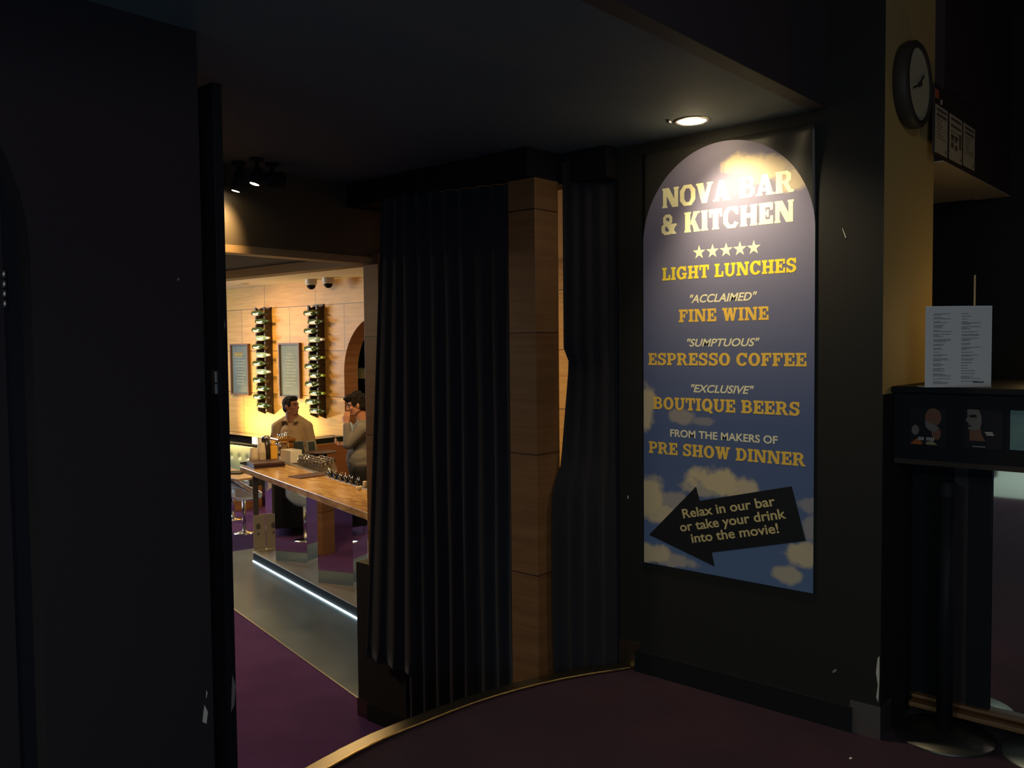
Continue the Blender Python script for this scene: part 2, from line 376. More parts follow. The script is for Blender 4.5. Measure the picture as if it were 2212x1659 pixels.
# open door leaf at the wall end
bm = newbm(); box(bm, 1.450, 2.524, .012, 1.483, 3.34, 2.433)
d1 = struct('door_1', bm, BLACK, 'black door leaf standing open at the end of the left wall', bevel=.003)
bm = newbm(); rod(bm, (1.444, 2.535, 1.455), (1.444, 2.535, 1.485), .007); rod(bm, (1.444, 2.535, 1.49), (1.444, 2.535, 1.525), .007); box(bm, 1.4475, 2.53, 1.45, 1.4505, 2.57, 1.53); obj('hinge', bm, STEEL, d1)
chip('paint_chip', [(1.462, .42), (1.474, .44), (1.480, .50), (1.47, .54), (1.466, .49)], DIMW, d1, 'Y', 2.5225)
chip('paint_chip', [(1.471, 1.66), (1.474, 1.67), (1.472, 1.69)], DIMW, d1, 'Y', 2.5225)

# ceilings
bm = newbm(); box(bm, -8, 1.47, 2.551, 3.70, 4.25, 2.65); struct('ceiling', bm, CEILM, 'dark grey foyer ceiling')
bm = newbm(); box(bm, -8, 1.40, 2.551, 3.538, 1.4699, 3.42); struct('wall_riser', bm, CEIL2, 'brown black riser up to the higher ceiling')
bm = newbm(); box(bm, -9, -5, 3.40, 9, 1.42, 3.5); struct('ceiling', bm, CEIL2, 'high dark ceiling near the kiosk')
bm = newbm(); box(bm, -4, 4.11, 2.135, 3.60, 4.2, 2.551); struct('wall_fascia', bm, mat('brown_black_fascia', (.05, .035, .02), .55), 'dark fascia above the bar opening')
bm = newbm(); box(bm, -4, 4.095, 2.095, 3.38, 4.2, 2.135); struct('trim_2', bm, TBEAM, 'timber edge below the dark fascia')
bm = newbm(); box(bm, -4, 4.2, 2.158, 3.5, 15, 2.22); struct('ceiling', bm, SOFFM, 'grey green soffit beyond the fascia')
bm = newbm(); box(bm, 3.38, 4.19, 2.10, 3.5, 14.5, 2.158); struct('trim_3', bm, TBEAM, 'timber beam along the front of the bar room')
bm = newbm(); box(bm, 3.62, 2.56, 2.47, 10, 15, 2.56); struct('ceiling', bm, CREAM, 'cream bar ceiling')
bm = newbm(); box(bm, 3.42, 4.2, 2.16, 3.499, 14.5, 2.47); struct('wall_header', bm, CREAM, 'header above the timber beam')
# curtain bulkhead and half wall
bm = newbm(); box(bm, 3.20, 2.72, 2.412, 3.62, 4.1, 2.55); box(bm, 3.44, 2.43, 2.40, 3.62, 2.72, 2.55); struct('wall_bulkhead', bm, BLACK, 'black bulkhead above the curtains')
bm = newbm(); box(bm, 3.20, 3.50, ZB, 3.32, 4.078, .325); struct('wall_half', bm, BLACKW, 'low black wall behind the curtain')
bm = newbm(); box(bm, 3.185, 3.50, ZB, 3.20, 3.98, ZB+.10); struct('baseboard_half', bm, BLACK, 'black skirting of the low wall')
bm = newbm(); box(bm, 3.194, 3.979, ZB, 3.20, 4.084, ZB+.105); box(bm, 3.20, 4.078, ZB, 3.32, 4.084, ZB+.105)
tag(obj('corner_guard', bm, DSTEEL), 'dark metal corner guard at the foot of the low wall beside the purple carpet', 'corner guard')
# far walls
bm = newbm(); arch_wall(bm, 7.2, 8.975+.0, ZB, 2.47, 8.25, 1.27, .72, 'X', 6.9, 7.12)
box(bm, 6.9, 3.0, ZB, 7.12, 7.2, 2.47)
box(bm, 6.9, 8.975, ZB, 7.12, 10.35, 2.47)
box(bm, 6.9, 10.35, .335, 7.12, 14.5, 2.47)
bmesh.ops.remove_doubles(bm, verts=bm.verts, dist=1e-5)
wb = struct('wall_back', bm, TBAR, 'maple panelled bar wall with an arched opening')
for p in wb.data.polygons:
    c = p.center
    if c.x > 6.91 and c.x < 7.11 and 7.5 < c.y < 8.98 and p.normal.x**2 < .1 and p.area < 2: p.material_index = 1
wb.data.materials.append(TRED)
bm = newbm(); box(bm, 6.885, 10.35, .312, 7.0, 14.5, .335); struct('trim_4', bm, TPLAIN, 'pale timber ledge below the bar wall panels')
bm = newbm(); box(bm, 7.5, 10.3, ZB, 7.6, 14.5, .6); struct('wall_alcove', bm, mat('alcove_grey', (.10, .085, .075), .7), 'dim alcove wall below the panels')
bm = newbm(); box(bm, 3, 14.5, ZB, 10, 14.6, 2.5); struct('wall_far', bm, CREAM, 'far end wall of the bar room')
bm = newbm(); box(bm, 9.4, 4, ZB, 9.5, 12, 2.5); struct('wall_kitchen', bm, mat('kitchen_dark', (.03, .032, .03), .6), 'dark kitchen wall seen through the arch')
bm = newbm(); box(bm, -4, 4.2, ZB, -3.9, 15, 2.2); struct('wall_corridor', bm, PLUMW, 'corridor end wall')
bm = newbm(); box(bm, -4, 14.6, ZB, 3, 14.7, 2.2); struct('wall_corridor_end', bm, PLUMW, 'corridor far wall')
bm = newbm(); box(bm, 3.6, 2.43, ZB, 10, 2.55, 2.5); struct('wall_bar_side', bm, TPLAIN, 'timber side wall of the bar room')
# foyer outer walls, behind the camera
bm = newbm(); box(bm, -9, -5.1, 0, 9, -5, 3.5); struct('wall_foyer_back', bm, PLUMW, 'foyer wall behind')
bm = newbm(); box(bm, -9.1, -5, 0, -9, 5, 3.5); struct('wall_foyer_left', bm, mat('pale_foyer_wall', (.45, .47, .45), .7), 'pale foyer wall at the tiled end')
bm = newbm(); box(bm, 5.45, -5, 0, 5.55, 2.4, 3.4); struct('wall_kiosk', bm, BLACK, 'black wall behind the kiosk')

# ================================================================== COLUMNS
def column(x0, y0, z0, x1, y1, z1, label):
    bm = newbm(); box(bm, x0, y0, z0, x1, y1, z1)
    return tag(obj('timber_column', bm, TCOL, bevel=.003), label, 'column')
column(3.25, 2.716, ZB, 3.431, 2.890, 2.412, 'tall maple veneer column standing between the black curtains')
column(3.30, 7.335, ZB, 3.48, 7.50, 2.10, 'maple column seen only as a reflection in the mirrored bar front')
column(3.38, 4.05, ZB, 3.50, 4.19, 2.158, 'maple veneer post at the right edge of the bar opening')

# ================================================================== CURTAINS
def curtain(name, label, path, ztop, zbot, folds, amp, seed, nz=26, npf=10):
    """path(s, z) -> (x, y); folds ride on it as a wave that deepens downwards"""
    rnd = random.Random(seed); ph = [rnd.uniform(-.5, .5) for _ in range(folds+2)]; am = [rnd.uniform(.6, 1.25) for _ in range(folds+2)]
    bm = newbm(); ns = folds*npf; grid = []
    for j in range(nz+1):
        row = []
        for i in range(ns+1):
            s = i/ns; zb = zbot(s) if callable(zbot) else zbot
            z = ztop + (zb-ztop)*j/nz
            p = Vector(path(s, z)); q = Vector(path(min(s+.01, 1), z)) - Vector(path(max(s-.01, 0), z)); q.normalize()
            k = s*folds; f0 = int(k); t = k-f0
            a = (am[f0]*(1-t)+am[f0+1]*t); h = (ph[f0]*(1-t)+ph[f0+1]*t)
            wv = math.sin(2*PI*(k+.25*h)+.12*math.sin(5*z+f0)) + .25*math.sin(4*PI*k+h*3)
            d = amp*a*(.6+.4*(ztop-z)/(ztop+.6))*wv
            row.append(bm.verts.new((p.x - q.y*d, p.y + q.x*d, z)))
        grid.append(row)
    for a, b in zip(grid, grid[1:]):
        for i in range(ns): bm.faces.new((a[i], a[i+1], b[i+1], b[i]))
    o = obj(name, bm, CURT, None, True); md = o.modifiers.new('solidify', 'SOLIDIFY'); md.thickness = .004
    return tag(o, label, 'curtain', 'black velvet curtains')
def lerp(a, b, t): return a+(b-a)*t
def yl(z): return 3.720 + (2.08-z)*.078
curtain('curtain', 'black pleated curtain nearest the bar opening, ending above the skirting', lambda s, z: (3.12+.02*s, lerp(yl(z), 3.50, s)), 2.41, lambda s: -.185-.02*s, 3, .018, 3)
curtain('curtain', 'wide black pleated curtain hanging left of the maple column', lambda s, z: (3.145+.155*s, lerp(3.60, 2.885, s)), 2.41, -.50, 8, .030, 5)
def c2(s, z):
    knots = [(2.4, 3.424), (1.57, 3.424), (1.55, 3.462), (1.49, 3.464), (1.22, 3.426), (1.00, 3.395), (.90, 3.33), (.7, 3.318), (.2, 3.318), (-.2, 3.335), (-.6, 3.34)]
    x = knots[0][1]
    for (za, xa), (zb, xb) in zip(knots, knots[1:]):
        if zb <= z <= za: x = lerp(xa, xb, (za-z)/(za-zb)); break
    if z < -.6: x = 3.34
    y0 = 2.682
    return (lerp(x, 3.575, s), lerp(y0, 2.455, s))
curtain('curtain', 'black curtain between the maple column and the banner wall', c2, 2.50, -.12, 4, .016, 11, 40)

# ================================================================== BANNER LAMP, SPOTLIGHTS
LAMP = mat('lamp_glow_warm', (1, .9, .7), emit=(1.0, .80, .48), estr=40)
t = thing('ceiling_downlight', 'lit recessed ceiling downlight above the banner', 'ceiling light', (3.33, 1.905, 2.551))
bm = newbm(); lathe(bm, [(.062, 0), (.066, -.006), (.078, -.004), (.080, 0)], 32, cap=False); obj('trim_ring', bm, STEEL, t, True)
bm = newbm(); lathe(bm, [(0, -.012), (.030, -.010), (.056, -.004), (.062, 0)], 32, cap=False); obj('lens', bm, LAMP, t, True)
bm = newbm(); box(bm, -.088, .058, -.012, -.07, .072, 0); obj('clip', bm, STEEL, t)
def spotlight(loc, aim, lit, label, r=.035, L=.10):
    t = thing('ceiling_spotlight', label, 'spotlight', loc)
    aim = Vector(aim).normalized()
    bm = newbm(); lathe(bm, [(.035, 0), (.035, -.012), (.012, -.014), (.008, -.07)], 16); obj('stem', bm, BLACK, t, True)
    M = Matrix.Translation((0, 0, -.085)) @ aim.to_track_quat('Z', 'Y').to_matrix().to_4x4()
    bm = newbm(); lathe(bm, [(.010, -L/2), (r*.8, -L/2+.01), (r, -L*.1), (r, L/2), (r*.92, L/2), (r*.9, L/2-.012)], 20, M); obj('head', bm, BLACK, t, True)
    bm = newbm(); lathe(bm, [(0, L/2+.001), (r*.88, L/2+.001)], 20, M, cap=False); obj('lens', bm, LAMP if lit else mat('unlit_lens', (.2, .2, .22), .1), t)
    return t
spotlight((2.462, 3.88, 2.551), (-.25, .1, -.95), True, 'lit black ceiling spotlight over the bar opening, right one of the close pair', .026, .09)
spotlight((2.445, 4.02, 2.551), (-.2, .15, -.95), True, 'lit black ceiling spotlight over the bar opening, lower left one of the close pair', .022, .13)
spotlight((2.585, 3.93, 2.551), (.7, -.1, .12), False, 'unlit black ceiling spotlight to the right of the lit pair', .038, .12)

# ================================================================== LETTERING
def gl_poly(glyph, style):
    """outlines of one letter, cap height 1 -> (polygons, width). style: 'slab' or 'block'"""
    P = []
    slab = style == 'slab'
    S = .25 if slab else .33; t = .17 if slab else .10; ov = .09 if slab else .045; bar = .17 if slab else .22
    def R(x0, y0, x1, y1): P.append([(x0, y0), (x1, y0), (x1, y1), (x0, y1)])
    def Q(*p): P.append(list(p))
    def rad(th):
        if slab: return 1.0
        c, s = abs(math.cos(th)), abs(math.sin(th)); return 1/max(c, s, (c+s)/1.48)
    def A(cx, cy, ro, so, ri, si, a0, a1):
        an = sorted(set([a0+(a1-a0)*i/14 for i in range(15)] + [a for a in (k*90+d for k in range(-4, 5) for d in (-25.64, 25.64)) if min(a0, a1) < a < max(a0, a1)]))
        pt = lambda a, x, y: (cx+x*rad(math.radians(a))*math.cos(math.radians(a)), cy+y*rad(math.radians(a))*math.sin(math.radians(a)))
        for a, b in zip(an, an[1:]): Q(pt(a, ri, si), pt(a, ro, so), pt(b, ro, so), pt(b, ri, si))
    x0 = ov; x1 = ov+S                                        # first stem
    def stem(x, top=True, bot=True, l=ov, r=ov):
        R(x, 0, x+S, 1)
        if bot: R(x-l, 0, x+S+r, t)
        if top: R(x-l, 1-t, x+S+r, 1)
    g = glyph; W = .8
    if g == 'I': stem(x0); W = 2*ov+S
    elif g == 'L':
        stem(x0); R(x0, 0, .76, bar); R(.60, 0, .76, .42); W = .76
    elif g == 'T':
        W = .84 if slab else .78; c = W/2; R(c-S/2, 0, c+S/2, 1); R(0, 1-bar, W, 1); R(0, .60, .15, 1); R(W-.15, .60, W, 1); R(c-S/2-ov, 0, c+S/2+ov, t)
    elif g == 'H':
        stem(x0); stem(.62); R(x0, .5-bar/2, .7, .5+bar/2); W = .62+S+ov
    elif g in 'FE':
        stem(x0); W = .80; R(x0, 1-bar, W-.02, 1); R(W-.17, .64, W-.02, 1); R(x0, .5-.08, .52, .5+.08); R(.44, .33, .56, .67)
        if g == 'E': R(x0, 0, W, bar); R(W-.16, 0, W, .38)
    elif g == 'P':
        stem(x0); R(x0, 1-.15, .5, 1); R(x0, .38, .5, .53); A(.47, .69, .36, .31, .12, .16, -90, 90); W = .83
    elif g == 'R':
        stem(x0); R(x0, 1-.15, .5, 1); R(x0, .42, .5, .57); A(.47, .71, .36, .29, .12, .14, -90, 90); Q((.42, .45), (.68, .48), (.86, .12), (.98, .12), (.98, 0), (.70, 0)); W = .97
    elif g == 'B':
        stem(x0); R(x0, .85, .5, 1); R(x0, .44, .52, .60); R(x0, 0, .5, .15); A(.48, .73, .34, .27, .12, .12, -90, 90); A(.50, .29, .38, .29, .13, .14, -90, 90); W = .90
    elif g == 'D':
        stem(x0); R(x0, 1-.16, .46, 1); R(x0, 0, .46, .16); A(.44, .5, .47, .5, .21, .34, -90, 90); W = .92
    elif g in 'OQ':
        A(.47, .5, .47, .52, .20, .34, 0, 360); W = .94
        if g == 'Q': Q((.38, .24), (.55, .34), (.98, -.10), (.74, -.17))
    elif g in 'CG':
        A(.47, .5, .47, .52, .20, .34, 32, 328); W = .90; R(.72, .62, .87, 1)
        if g == 'G': R(.52, .34, .96, .50); R(.66, .04, .88, .5); W = .97
    elif g == 'S':
        A(.39, .735, .37, .285, .12, .125, 12, 270); A(.39, .285, .39, .305, .13, .135, -168, 90); R(.61, .63, .75, 1); R(.02, 0, .16, .36); W = .79
    elif g == 'U':
        R(x0, .34, x0+S, 1); R(.66, .34, .66+S*.8, 1); A((x0+.66+S*.8)/2, .36, (.66+S*.8-x0)/2, .38, (.66-x0-S)/2, .20, 180, 360)
        R(0, 1-t, x0+S+ov, 1); R(.57, 1-t, .66+S*.8+ov, 1); W = .66+S*.8+ov
    elif g == 'N':
        s = S*.72; R(x0, 0, x0+s, 1); R(.76, 0, .76+s, 1); Q((x0, 1), (x0+S*1.15, 1), (.76+s, 0), (.76+s-S*1.1, 0))
        R(0, 0, x0+s+ov, t); R(.76-ov, 1-t, .76+s+ov, 1); R(0, 1-t, x0+.1, 1); W = .76+s+ov
    elif g == 'W':
        Q((.06, 1), (.36, 1), (.53, 0), (.30, 0)); Q((.34, 0), (.52, 0), (.72, 1), (.56, 1)); Q((.52, 1), (.80, 1), (.98, 0), (.76, 0)); Q((.80, 0), (.98, 0), (1.20, 1), (1.02, 1))
        R(0, 1-t, .44, 1); R(.94, 1-t, 1.28, 1); W = 1.28
    elif g == 'V':
        Q((0, 1), (S*1.2, 1), (.62, 0), (.32, 0)); Q((.36, 0), (.62, 0), (.94, 1), (.70, 1)); R(-.03, 1-t, .40, 1); R(.62, 1-t, .98, 1); W = .95
    elif g == 'A':
        Q((.02, 0), (.27, 0), (.56, 1), (.32, 1)); Q((.58, 0), (.92, 0), (.62, 1), (.34, 1)); R(.18, .18, .72, .36); R(-.04, 0, .34, t); R(.52, 0, .98, t); W = .94
    elif g == 'K':
        stem(x0, True, True, ov, ov); Q((x1-.02, .40), (.60, 1), (.92, 1), (x1+.12, .34)); Q((x1+.02, .58), (x1+.24, .72), (.98, 0), (.64, 0)); R(.56, 1-t, .96, 1); R(.58, 0, 1.0, t); W = .98
    elif g == '&':
        A(.40, .735, .30, .275, .11, .11, 0, 360); A(.38, .285, .38, .30, .15, .14, 0, 360); Q((.16, .62), (.38, .72), (.98, 0), (.66, 0)); Q((.60, .20), (.74, .10), (.95, .46), (.72, .52)); R(.62, .40, .98, .52); W = .98
    return P, W
def letters(s, style, x0, x1, z0, z1, y=-.0021, sp=.07):
    """flat letters fitted to the rectangle x0..x1, z0..z1 of the banner face"""
    items = []; pen = 0; wi = 0
    for ch in s:
        if ch == ' ': pen += .42; wi += 1; continue
        P, W = gl_poly(ch, style)
        items.append((P, pen, wi)); pen += W + sp
    pen -= sp
    kx = (x1-x0)/pen; kz = z1-z0
    out = [newbm() for _ in range(wi+1)]; n = 0
    for P, ox, k in items:
        bm = out[k]
        for pl in P:
            yy = y - .00002*(n % 9); n += 1
            vs_ = [bm.verts.new((x0+(px+ox)*kx, yy, z0+pz*kz)) for px, pz in pl]
            f = bm.faces.new(vs_); f.normal_update()
            if f.normal.y > 0: f.normal_flip()
    return out
def sans(s, x0, x1, z0, z1, y, rot=None, shear=0.0, weight=.03):
    """a line in the built-in sans face, thickened, fitted to a rectangle; returns an object"""
    cu = bpy.data.curves.new('line', 'FONT'); cu.body = s; cu.size = 1; cu.offset = weight; cu.shear = shear; cu.fill_mode = 'BOTH'; cu.resolution_u = 4
    o = bpy.data.objects.new('line', cu); C.objects.link(o)
    dg = bpy.context.evaluated_depsgraph_get(); dg.update()
    me = bpy.data.meshes.new_from_object(o.evaluated_get(dg)); bpy.data.objects.remove(o)
    bm = newbm(); bm.from_mesh(me); bpy.data.meshes.remove(me)
    xs = [v.co.x for v in bm.verts]; a, b = min(xs), max(xs)
    kx = (x1-x0)/(b-a); kz = (z1-z0)/.729
    for v in bm.verts:
        v.co = Vector(((v.co.x-a)*kx, 0, v.co.y*kz))
    if rot is not None:
        for v in bm.verts: v.co = Matrix.Rotation(-rot, 3, 'Y') @ v.co
    for v in bm.verts: v.co += Vector((x0, y, z0))
    bmesh.ops.dissolve_degenerate(bm, dist=1e-6, edges=bm.edges[:])
    for f in bm.faces:
        f.smooth = False; f.normal_update()
        if f.normal.y > 0: f.normal_flip()
    return bm

# ================================================================== BANNER
ban = thing('hanging_banner', 'tall blue sky banner with an arched top advertising Nova Bar & Kitchen', 'banner', (3.534, 1.864, .545), -PI/2)
def ripple(x, z):
    """slack vinyl at the top right corner"""
    k = max(0, min(1, (x-.02)/.40)) * max(0, min(1, (z-1.50)/.45)); k = k*k
    return -.020*k*(.55+.45*math.sin(34*x+7*(1.95-z))) - .004*max(0, (z-1.6))*math.sin(9*x+2)
bm = newbm(); nx, nz = 48, 60
gv = [[bm.verts.new((-.418+.838*i/nx, ripple(-.418+.838*i/nx, 1.955*j/nz), 1.955*j/nz)) for i in range(nx+1)] for j in range(nz+1)]
for a, b in zip(gv, gv[1:]):
    for i in range(nx): bm.faces.new((a[i], a[i+1], b[i+1], b[i]))
o = obj('vinyl_sheet', bm, mat('black_vinyl', (.030, .028, .024), .38), ban, True)
md = o.modifiers.new('solidify', 'SOLIDIFY'); md.thickness = .0012; md.offset = 1
def arch_top(x): return 1.523 + .424*math.sqrt(max(0, 1-(x/.4175)**2))
bm = newbm(); cols = []
nx, nz = 64, 70
xs_ = [-.4175*math.cos(PI*i/nx) for i in range(nx+1)]
for x in xs_:
    zt = arch_top(x); cols.append([bm.verts.new((x, ripple(x, zt*j/nz)-.0016, zt*j/nz)) for j in range(nz+1)])
for a, b in zip(cols, cols[1:]):
    for j in range(nz): bm.faces.new((a[j], b[j], b[j+1], a[j+1]))
obj('sky_print', bm, sky_print(), ban, True)
YEL1 = mat('print_pale_yellow', (.98, .92, .55), .45, spec=.22); YEL2 = mat('print_yellow', (.90, .70, .06), .45, spec=.22); YEL3 = mat('print_gold', (.88, .55, .09), .45, spec=.22); PALE = mat('print_cream', (.86, .80, .52), .45, spec=.22)
def lay(bm):
    for v in bm.verts: v.co.y += ripple(v.co.x, v.co.z)
    return bm
def cut(bm, n=2):
    bmesh.ops.subdivide_edges(bm, edges=bm.edges[:], cuts=n, use_grid_fill=True); return bm
for s, st, m, r in [('NOVA BAR', 'block', YEL1, (-.312, .325, 1.686, 1.777)), ('& KITCHEN', 'block', YEL1, (-.316, .326, 1.5625, 1.654)),
                    ('LIGHT LUNCHES', 'slab', YEL2, (-.313, .3385, 1.3500, 1.4096)), ('FINE WINE', 'slab', YEL3, (-.224, .2157, 1.153, 1.2115)),
                    ('ESPRESSO COFFEE', 'slab', YEL3, (-.3907, .3844, .954, 1.011)), ('BOUTIQUE BEERS', 'slab', YEL3, (-.365, .3564, .7457, .8037)), ('PRE SHOW DINNER', 'slab', YEL3, (-.389, .381, .5335, .590))]:
    
    for wbm in letters(s, st, *r): obj('lettering', lay(wbm), m, ban)
for s, r, sh in [('"ACCLAIMED"', (-.1666, .1624, 1.2405, 1.2775), .28), ('"SUMPTUOUS"', (-.1813, .1753, 1.041, 1.0768), .28), ('"EXCLUSIVE"', (-.1607, .1496, .832, .8675), .28), ('FROM THE MAKERS OF', (-.271, .259, .6203, .6553), 0.0)]:
    obj('lettering', sans(s.replace('"', '\u201d') if False else s, *r, -.0021, None, sh, .022), PALE, ban)
for cx in (-.1192, -.0517, .0151, .0812, .1464):
    bm = newbm(); ctr = bm.verts.new((cx, -.0021+ripple(cx, 1.47), 1.467))
    pv = []
    for k in range(10):
        a = PI/2 + PI*k/5; r = .033 if k % 2 == 0 else .0132
        x, z = cx+r*math.cos(a), 1.467+r*math.sin(a); pv.append(bm.verts.new((x, -.0021+ripple(x, z), z)))
    for k in range(10): bm.faces.new((ctr, pv[k], pv[(k+1) % 10]))
    bmesh.ops.reverse_faces(bm, faces=[f for f in bm.faces if f.normal.y > 0])
    obj('star', bm, PALE, ban)
bm = newbm(); prism(bm, [(-.135, .3967), (-.1156, .3325), (.3224, .4443), (.3856, .2186), (-.054, .1022), (-.0395, .040), (-.3884, .1376)], 'Y', -.0017, -.0022)
arr = obj('arrow', bm, mat('print_black', (.010, .011, .014), .42), ban)
tan = math.atan2(.1117, .4505)
LET = mat('print_dull_gold', (.62, .50, .22), .42)
for s, xa, za, L in [('Relax in our bar', -.2006, .2416, .466), ('or take your drink', -.215, .1773, .531), ('into the movie!', -.1547, .1327, .436)]:
    obj('lettering', sans(s, xa, xa+L, za, za+.044, -.0026, tan, 0, .018), LET, arr)
bm = newbm()
for i in range(7): box(bm, -.385+.007*i, -.0022, .006, -.380+.007*i, -.0018, .009)
obj('small_print', bm, INK, ban)

# ================================================================== CLOCK
ck = thing('wall_clock', 'round wall clock with a thick dark case high on the pillar', 'clock', (3.772, 1.174, 2.640))
MF = Matrix.Rotation(PI/2, 4, 'X')                          # lathe axis -> -Y
bm = newbm(); lathe(bm, [(.150, 0), (.168, .008), (.174, .03), (.172, .052), (.162, .062), (.148, .064), (.142, .056)], 48, MF, cap=False); obj('case', bm, mat('dark_brown_case', (.04, .034, .026), .5, spec=.2), ck, True)
bm = newbm(); lathe(bm, [(0, .054), (.144, .054)], 48, MF, cap=False); obj('dial', bm, mat('cream_dial', (.42, .39, .24), .5), ck)
for h in range(12):
    bm = newbm()
    a = 2*PI*h/12; L = .022 if h % 3 == 0 else .012
    M = Matrix.Rotation(a, 4, 'Y'); box(bm, -.003, -.0555, .130-L, .003, -.0545, .130, M)
    obj('hour_mark', bm, mat('faded_mark', (.40, .36, .24), .6), ck)
def hand(nm, ang, L, wd, y):
    bm = newbm(); box(bm, -wd, y-.001, -.02, wd, y+.001, L, Matrix.Rotation(ang, 4, 'Y')); obj(nm, bm, INK, ck)
hand('hour_hand', math.radians(50), .070, .005, -.058); hand('minute_hand', math.radians(250), .095, .0035, -.061)
bm = newbm(); lathe(bm, [(.010, .054), (.010, .065), (0, .066)], 16, MF, cap=False); obj('hub', bm, INK, ck)

# ================================================================== KIOSK MENU BOARD
bm = newbm(); box(bm, 3.6+.58, 1.135, 2.40, 5.45, 1.30, 3.4)
struct('wall_kiosk_header', bm, mat('maroon_black', (.030, .016, .018), .7), 'dark maroon bulkhead over the kiosk')
bm = newbm(); box(bm, 4.18, 1.30, 2.40, 5.45, 2.42, 2.46); o = struct('ceiling', bm, mat('tan_soffit_paint', (.42, .33, .20), .8), 'tan underside of the kiosk bulkhead')
bm = newbm(); box(bm, 4.18, 1.136, 2.394, 5.45, 1.31, 2.40); struct('trim_5', bm, mat('tan_soffit_paint', (.42, .33, .20), .8), 'tan underside edge of the bulkhead')
mb = thing('menu_board', 'dark wall board with three pale menu sheets behind the clock', 'sign', (4.18, 1.125, 2.40))
bm = newbm(); box(bm, -.17, 0, .004, .487, .010, .30); obj('backing', bm, mat('dark_board', (.035, .022, .018), .5), mb)
rr = random.Random(4)
def printed(parent, x0, x1, z0, z1, rows, y, ink=INK, m=CREAMP, pics=False, name='menu_sheet'):
    bm = newbm(); box(bm, x0, y, z0, x1, y+.001, z1); sh = obj(name, bm, m, parent)
    bm = newbm(); z = z1-.012; wd = x1-x0
    for i in range(rows):
        h = .012 if i < 2 else .003
        box(bm, x0+wd*.1, y-.0006, z-h, x0+wd*(.9 if i < 2 else rr.uniform(.45, .88)), y-.0002, z); z -= h+(z1-z0-.05)/rows*.6
        if z < z0+.01: break
    box(bm, x1-.03, y-.0006, z0+.012, x1-.016, y-.0002, z0+.026)
    if pics:
        for a, b in ((.12, .45), (.42, .45), (.12, .27), (.42, .25)): box(bm, x0+wd*a, y-.0006, z0+(z1-z0)*b, x0+wd*(a+.2), y-.0002, z0+(z1-z0)*(b+.12))
        box(bm, x0+wd*.76, y-.0006, z0+(z1-z0)*.32, x0+wd*.93, y-.0002, z0+(z1-z0)*.66)
    obj('printing', bm, mat('faded_ink', (.10, .075, .04), .7), sh)
    return sh
printed(mb, -.165, .016, .010, .213, 9, -.002); printed(mb, .048, .249, .012, .213, 5, -.002, pics=True); printed(mb, .276, .473, .017, .214, 9, -.002)
bm = newbm(); box(bm, -.168, -.003, .240, -.125, .0, .275); obj('red_sticker', bm, mat('dull_orange', (.40, .10, .03), .6), mb)
bm = newbm(); box(bm, -.085, -.003, .225, -.070, .0, .245); obj('pale_sticker', bm, CREAMP, mb)

# ================================================================== TICKET COUNTER
kc = thing('ticket_counter', 'black ticket counter with a mirrored front and a timber base ledge', 'counter', (3.9, 1.17, 0))
Y1 = -3.2
bm = newbm(); box(bm, -.27, Y1, 1.395, .55, 0.0, 1.42); obj('countertop', bm, GLOSSB, kc, bevel=.004)
bm = newbm(); box(bm, -.245, Y1, 1.128, .0, -.004, 1.395); obj('fascia', bm, GLOSSB, kc)
bm = newbm(); box(bm, -.245, Y1, 1.108, .0, -.006, 1.128); obj('fascia_edge', bm, mat('dark_brown_edge', (.03, .023, .018), .6, spec=.2), kc)
bm = newbm(); box(bm, .05, Y1, .0, .5, -.004, .1); box(bm, .012, Y1, .1, .5, -.004, 1.128); obj('body', bm, BLACK, kc)
bm = newbm(); box(bm, 0, -.17, .092, .012, -.004, 1.12); fp = obj('front_panel', bm, GLOSSB, kc); fp['label'] = 'gloss black front panel'
chip('paint_chip', [(-.198, .29), (-.188, .30), (-.186, .35), (-.190, .39), (-.196, .36), (-.201, .32)], PLASTER, kc, 'X', -.003)
bm = newbm(); box(bm, -.004, -.225, .092, .012, -.172, 1.12); obj('side_strip', bm, mat('brown_black_strip', (.03, .024, .024), .35), kc)
bm = newbm(); box(bm, -.010, -.312, .092, .012, -.226, 1.12); obj('post', bm, BLACK, kc)
bm = newbm(); box(bm, .004, Y1, .085, .012, -.314, 1.115); obj('mirror_panel', bm, MIRROR, kc)
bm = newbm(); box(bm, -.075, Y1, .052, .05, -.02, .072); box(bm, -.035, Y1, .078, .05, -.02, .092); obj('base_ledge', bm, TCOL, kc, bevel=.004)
bm = newbm(); box(bm, .045, Y1, .0, .05, -.02, .052); obj('kick_board', bm, BLACK, kc)
# film flyers in the fascia
def flyer(y0, y1, label):
    t = thing('film_flyer', label, 'flyer', (3.652, y0, 1.187), -PI/2, 'film flyers along the counter fascia')
    return t, (y0-y1)
def shape(parent, name, pts, m, y):
    bm = newbm(); prism(bm, pts, 'Y', y, y+.0004); return obj(name, bm, m, parent)
def ell(cx, cz, rx, rz, n=18, a0=0, a1=360): return [(cx+rx*math.cos(math.radians(a0+(a1-a0)*i/n)), cz+rz*math.sin(math.radians(a0+(a1-a0)*i/n))) for i in range(n)]
FACE = mat('print_grey_skin', (.13, .115, .10), .4, spec=.2); FACE2 = mat('print_warm_skin', (.14, .062, .04), .4, spec=.2); DARKP = mat('print_dark', (.010, .009, .012), .4, spec=.2); ORNG = mat('print_orange', (.26, .07, .02), .4, spec=.2); STRAW = mat('print_straw', (.24, .20, .10), .4, spec=.2)
t, wd = flyer(1.105, .968, 'dark film flyer with two small faces and an orange corner'); t.location.x = 3.6535
for a in [(0, 0, wd, .148)]: onebox('sheet', (a[0], 0, a[1], a[2], .0012, a[3]), DARKP, t)
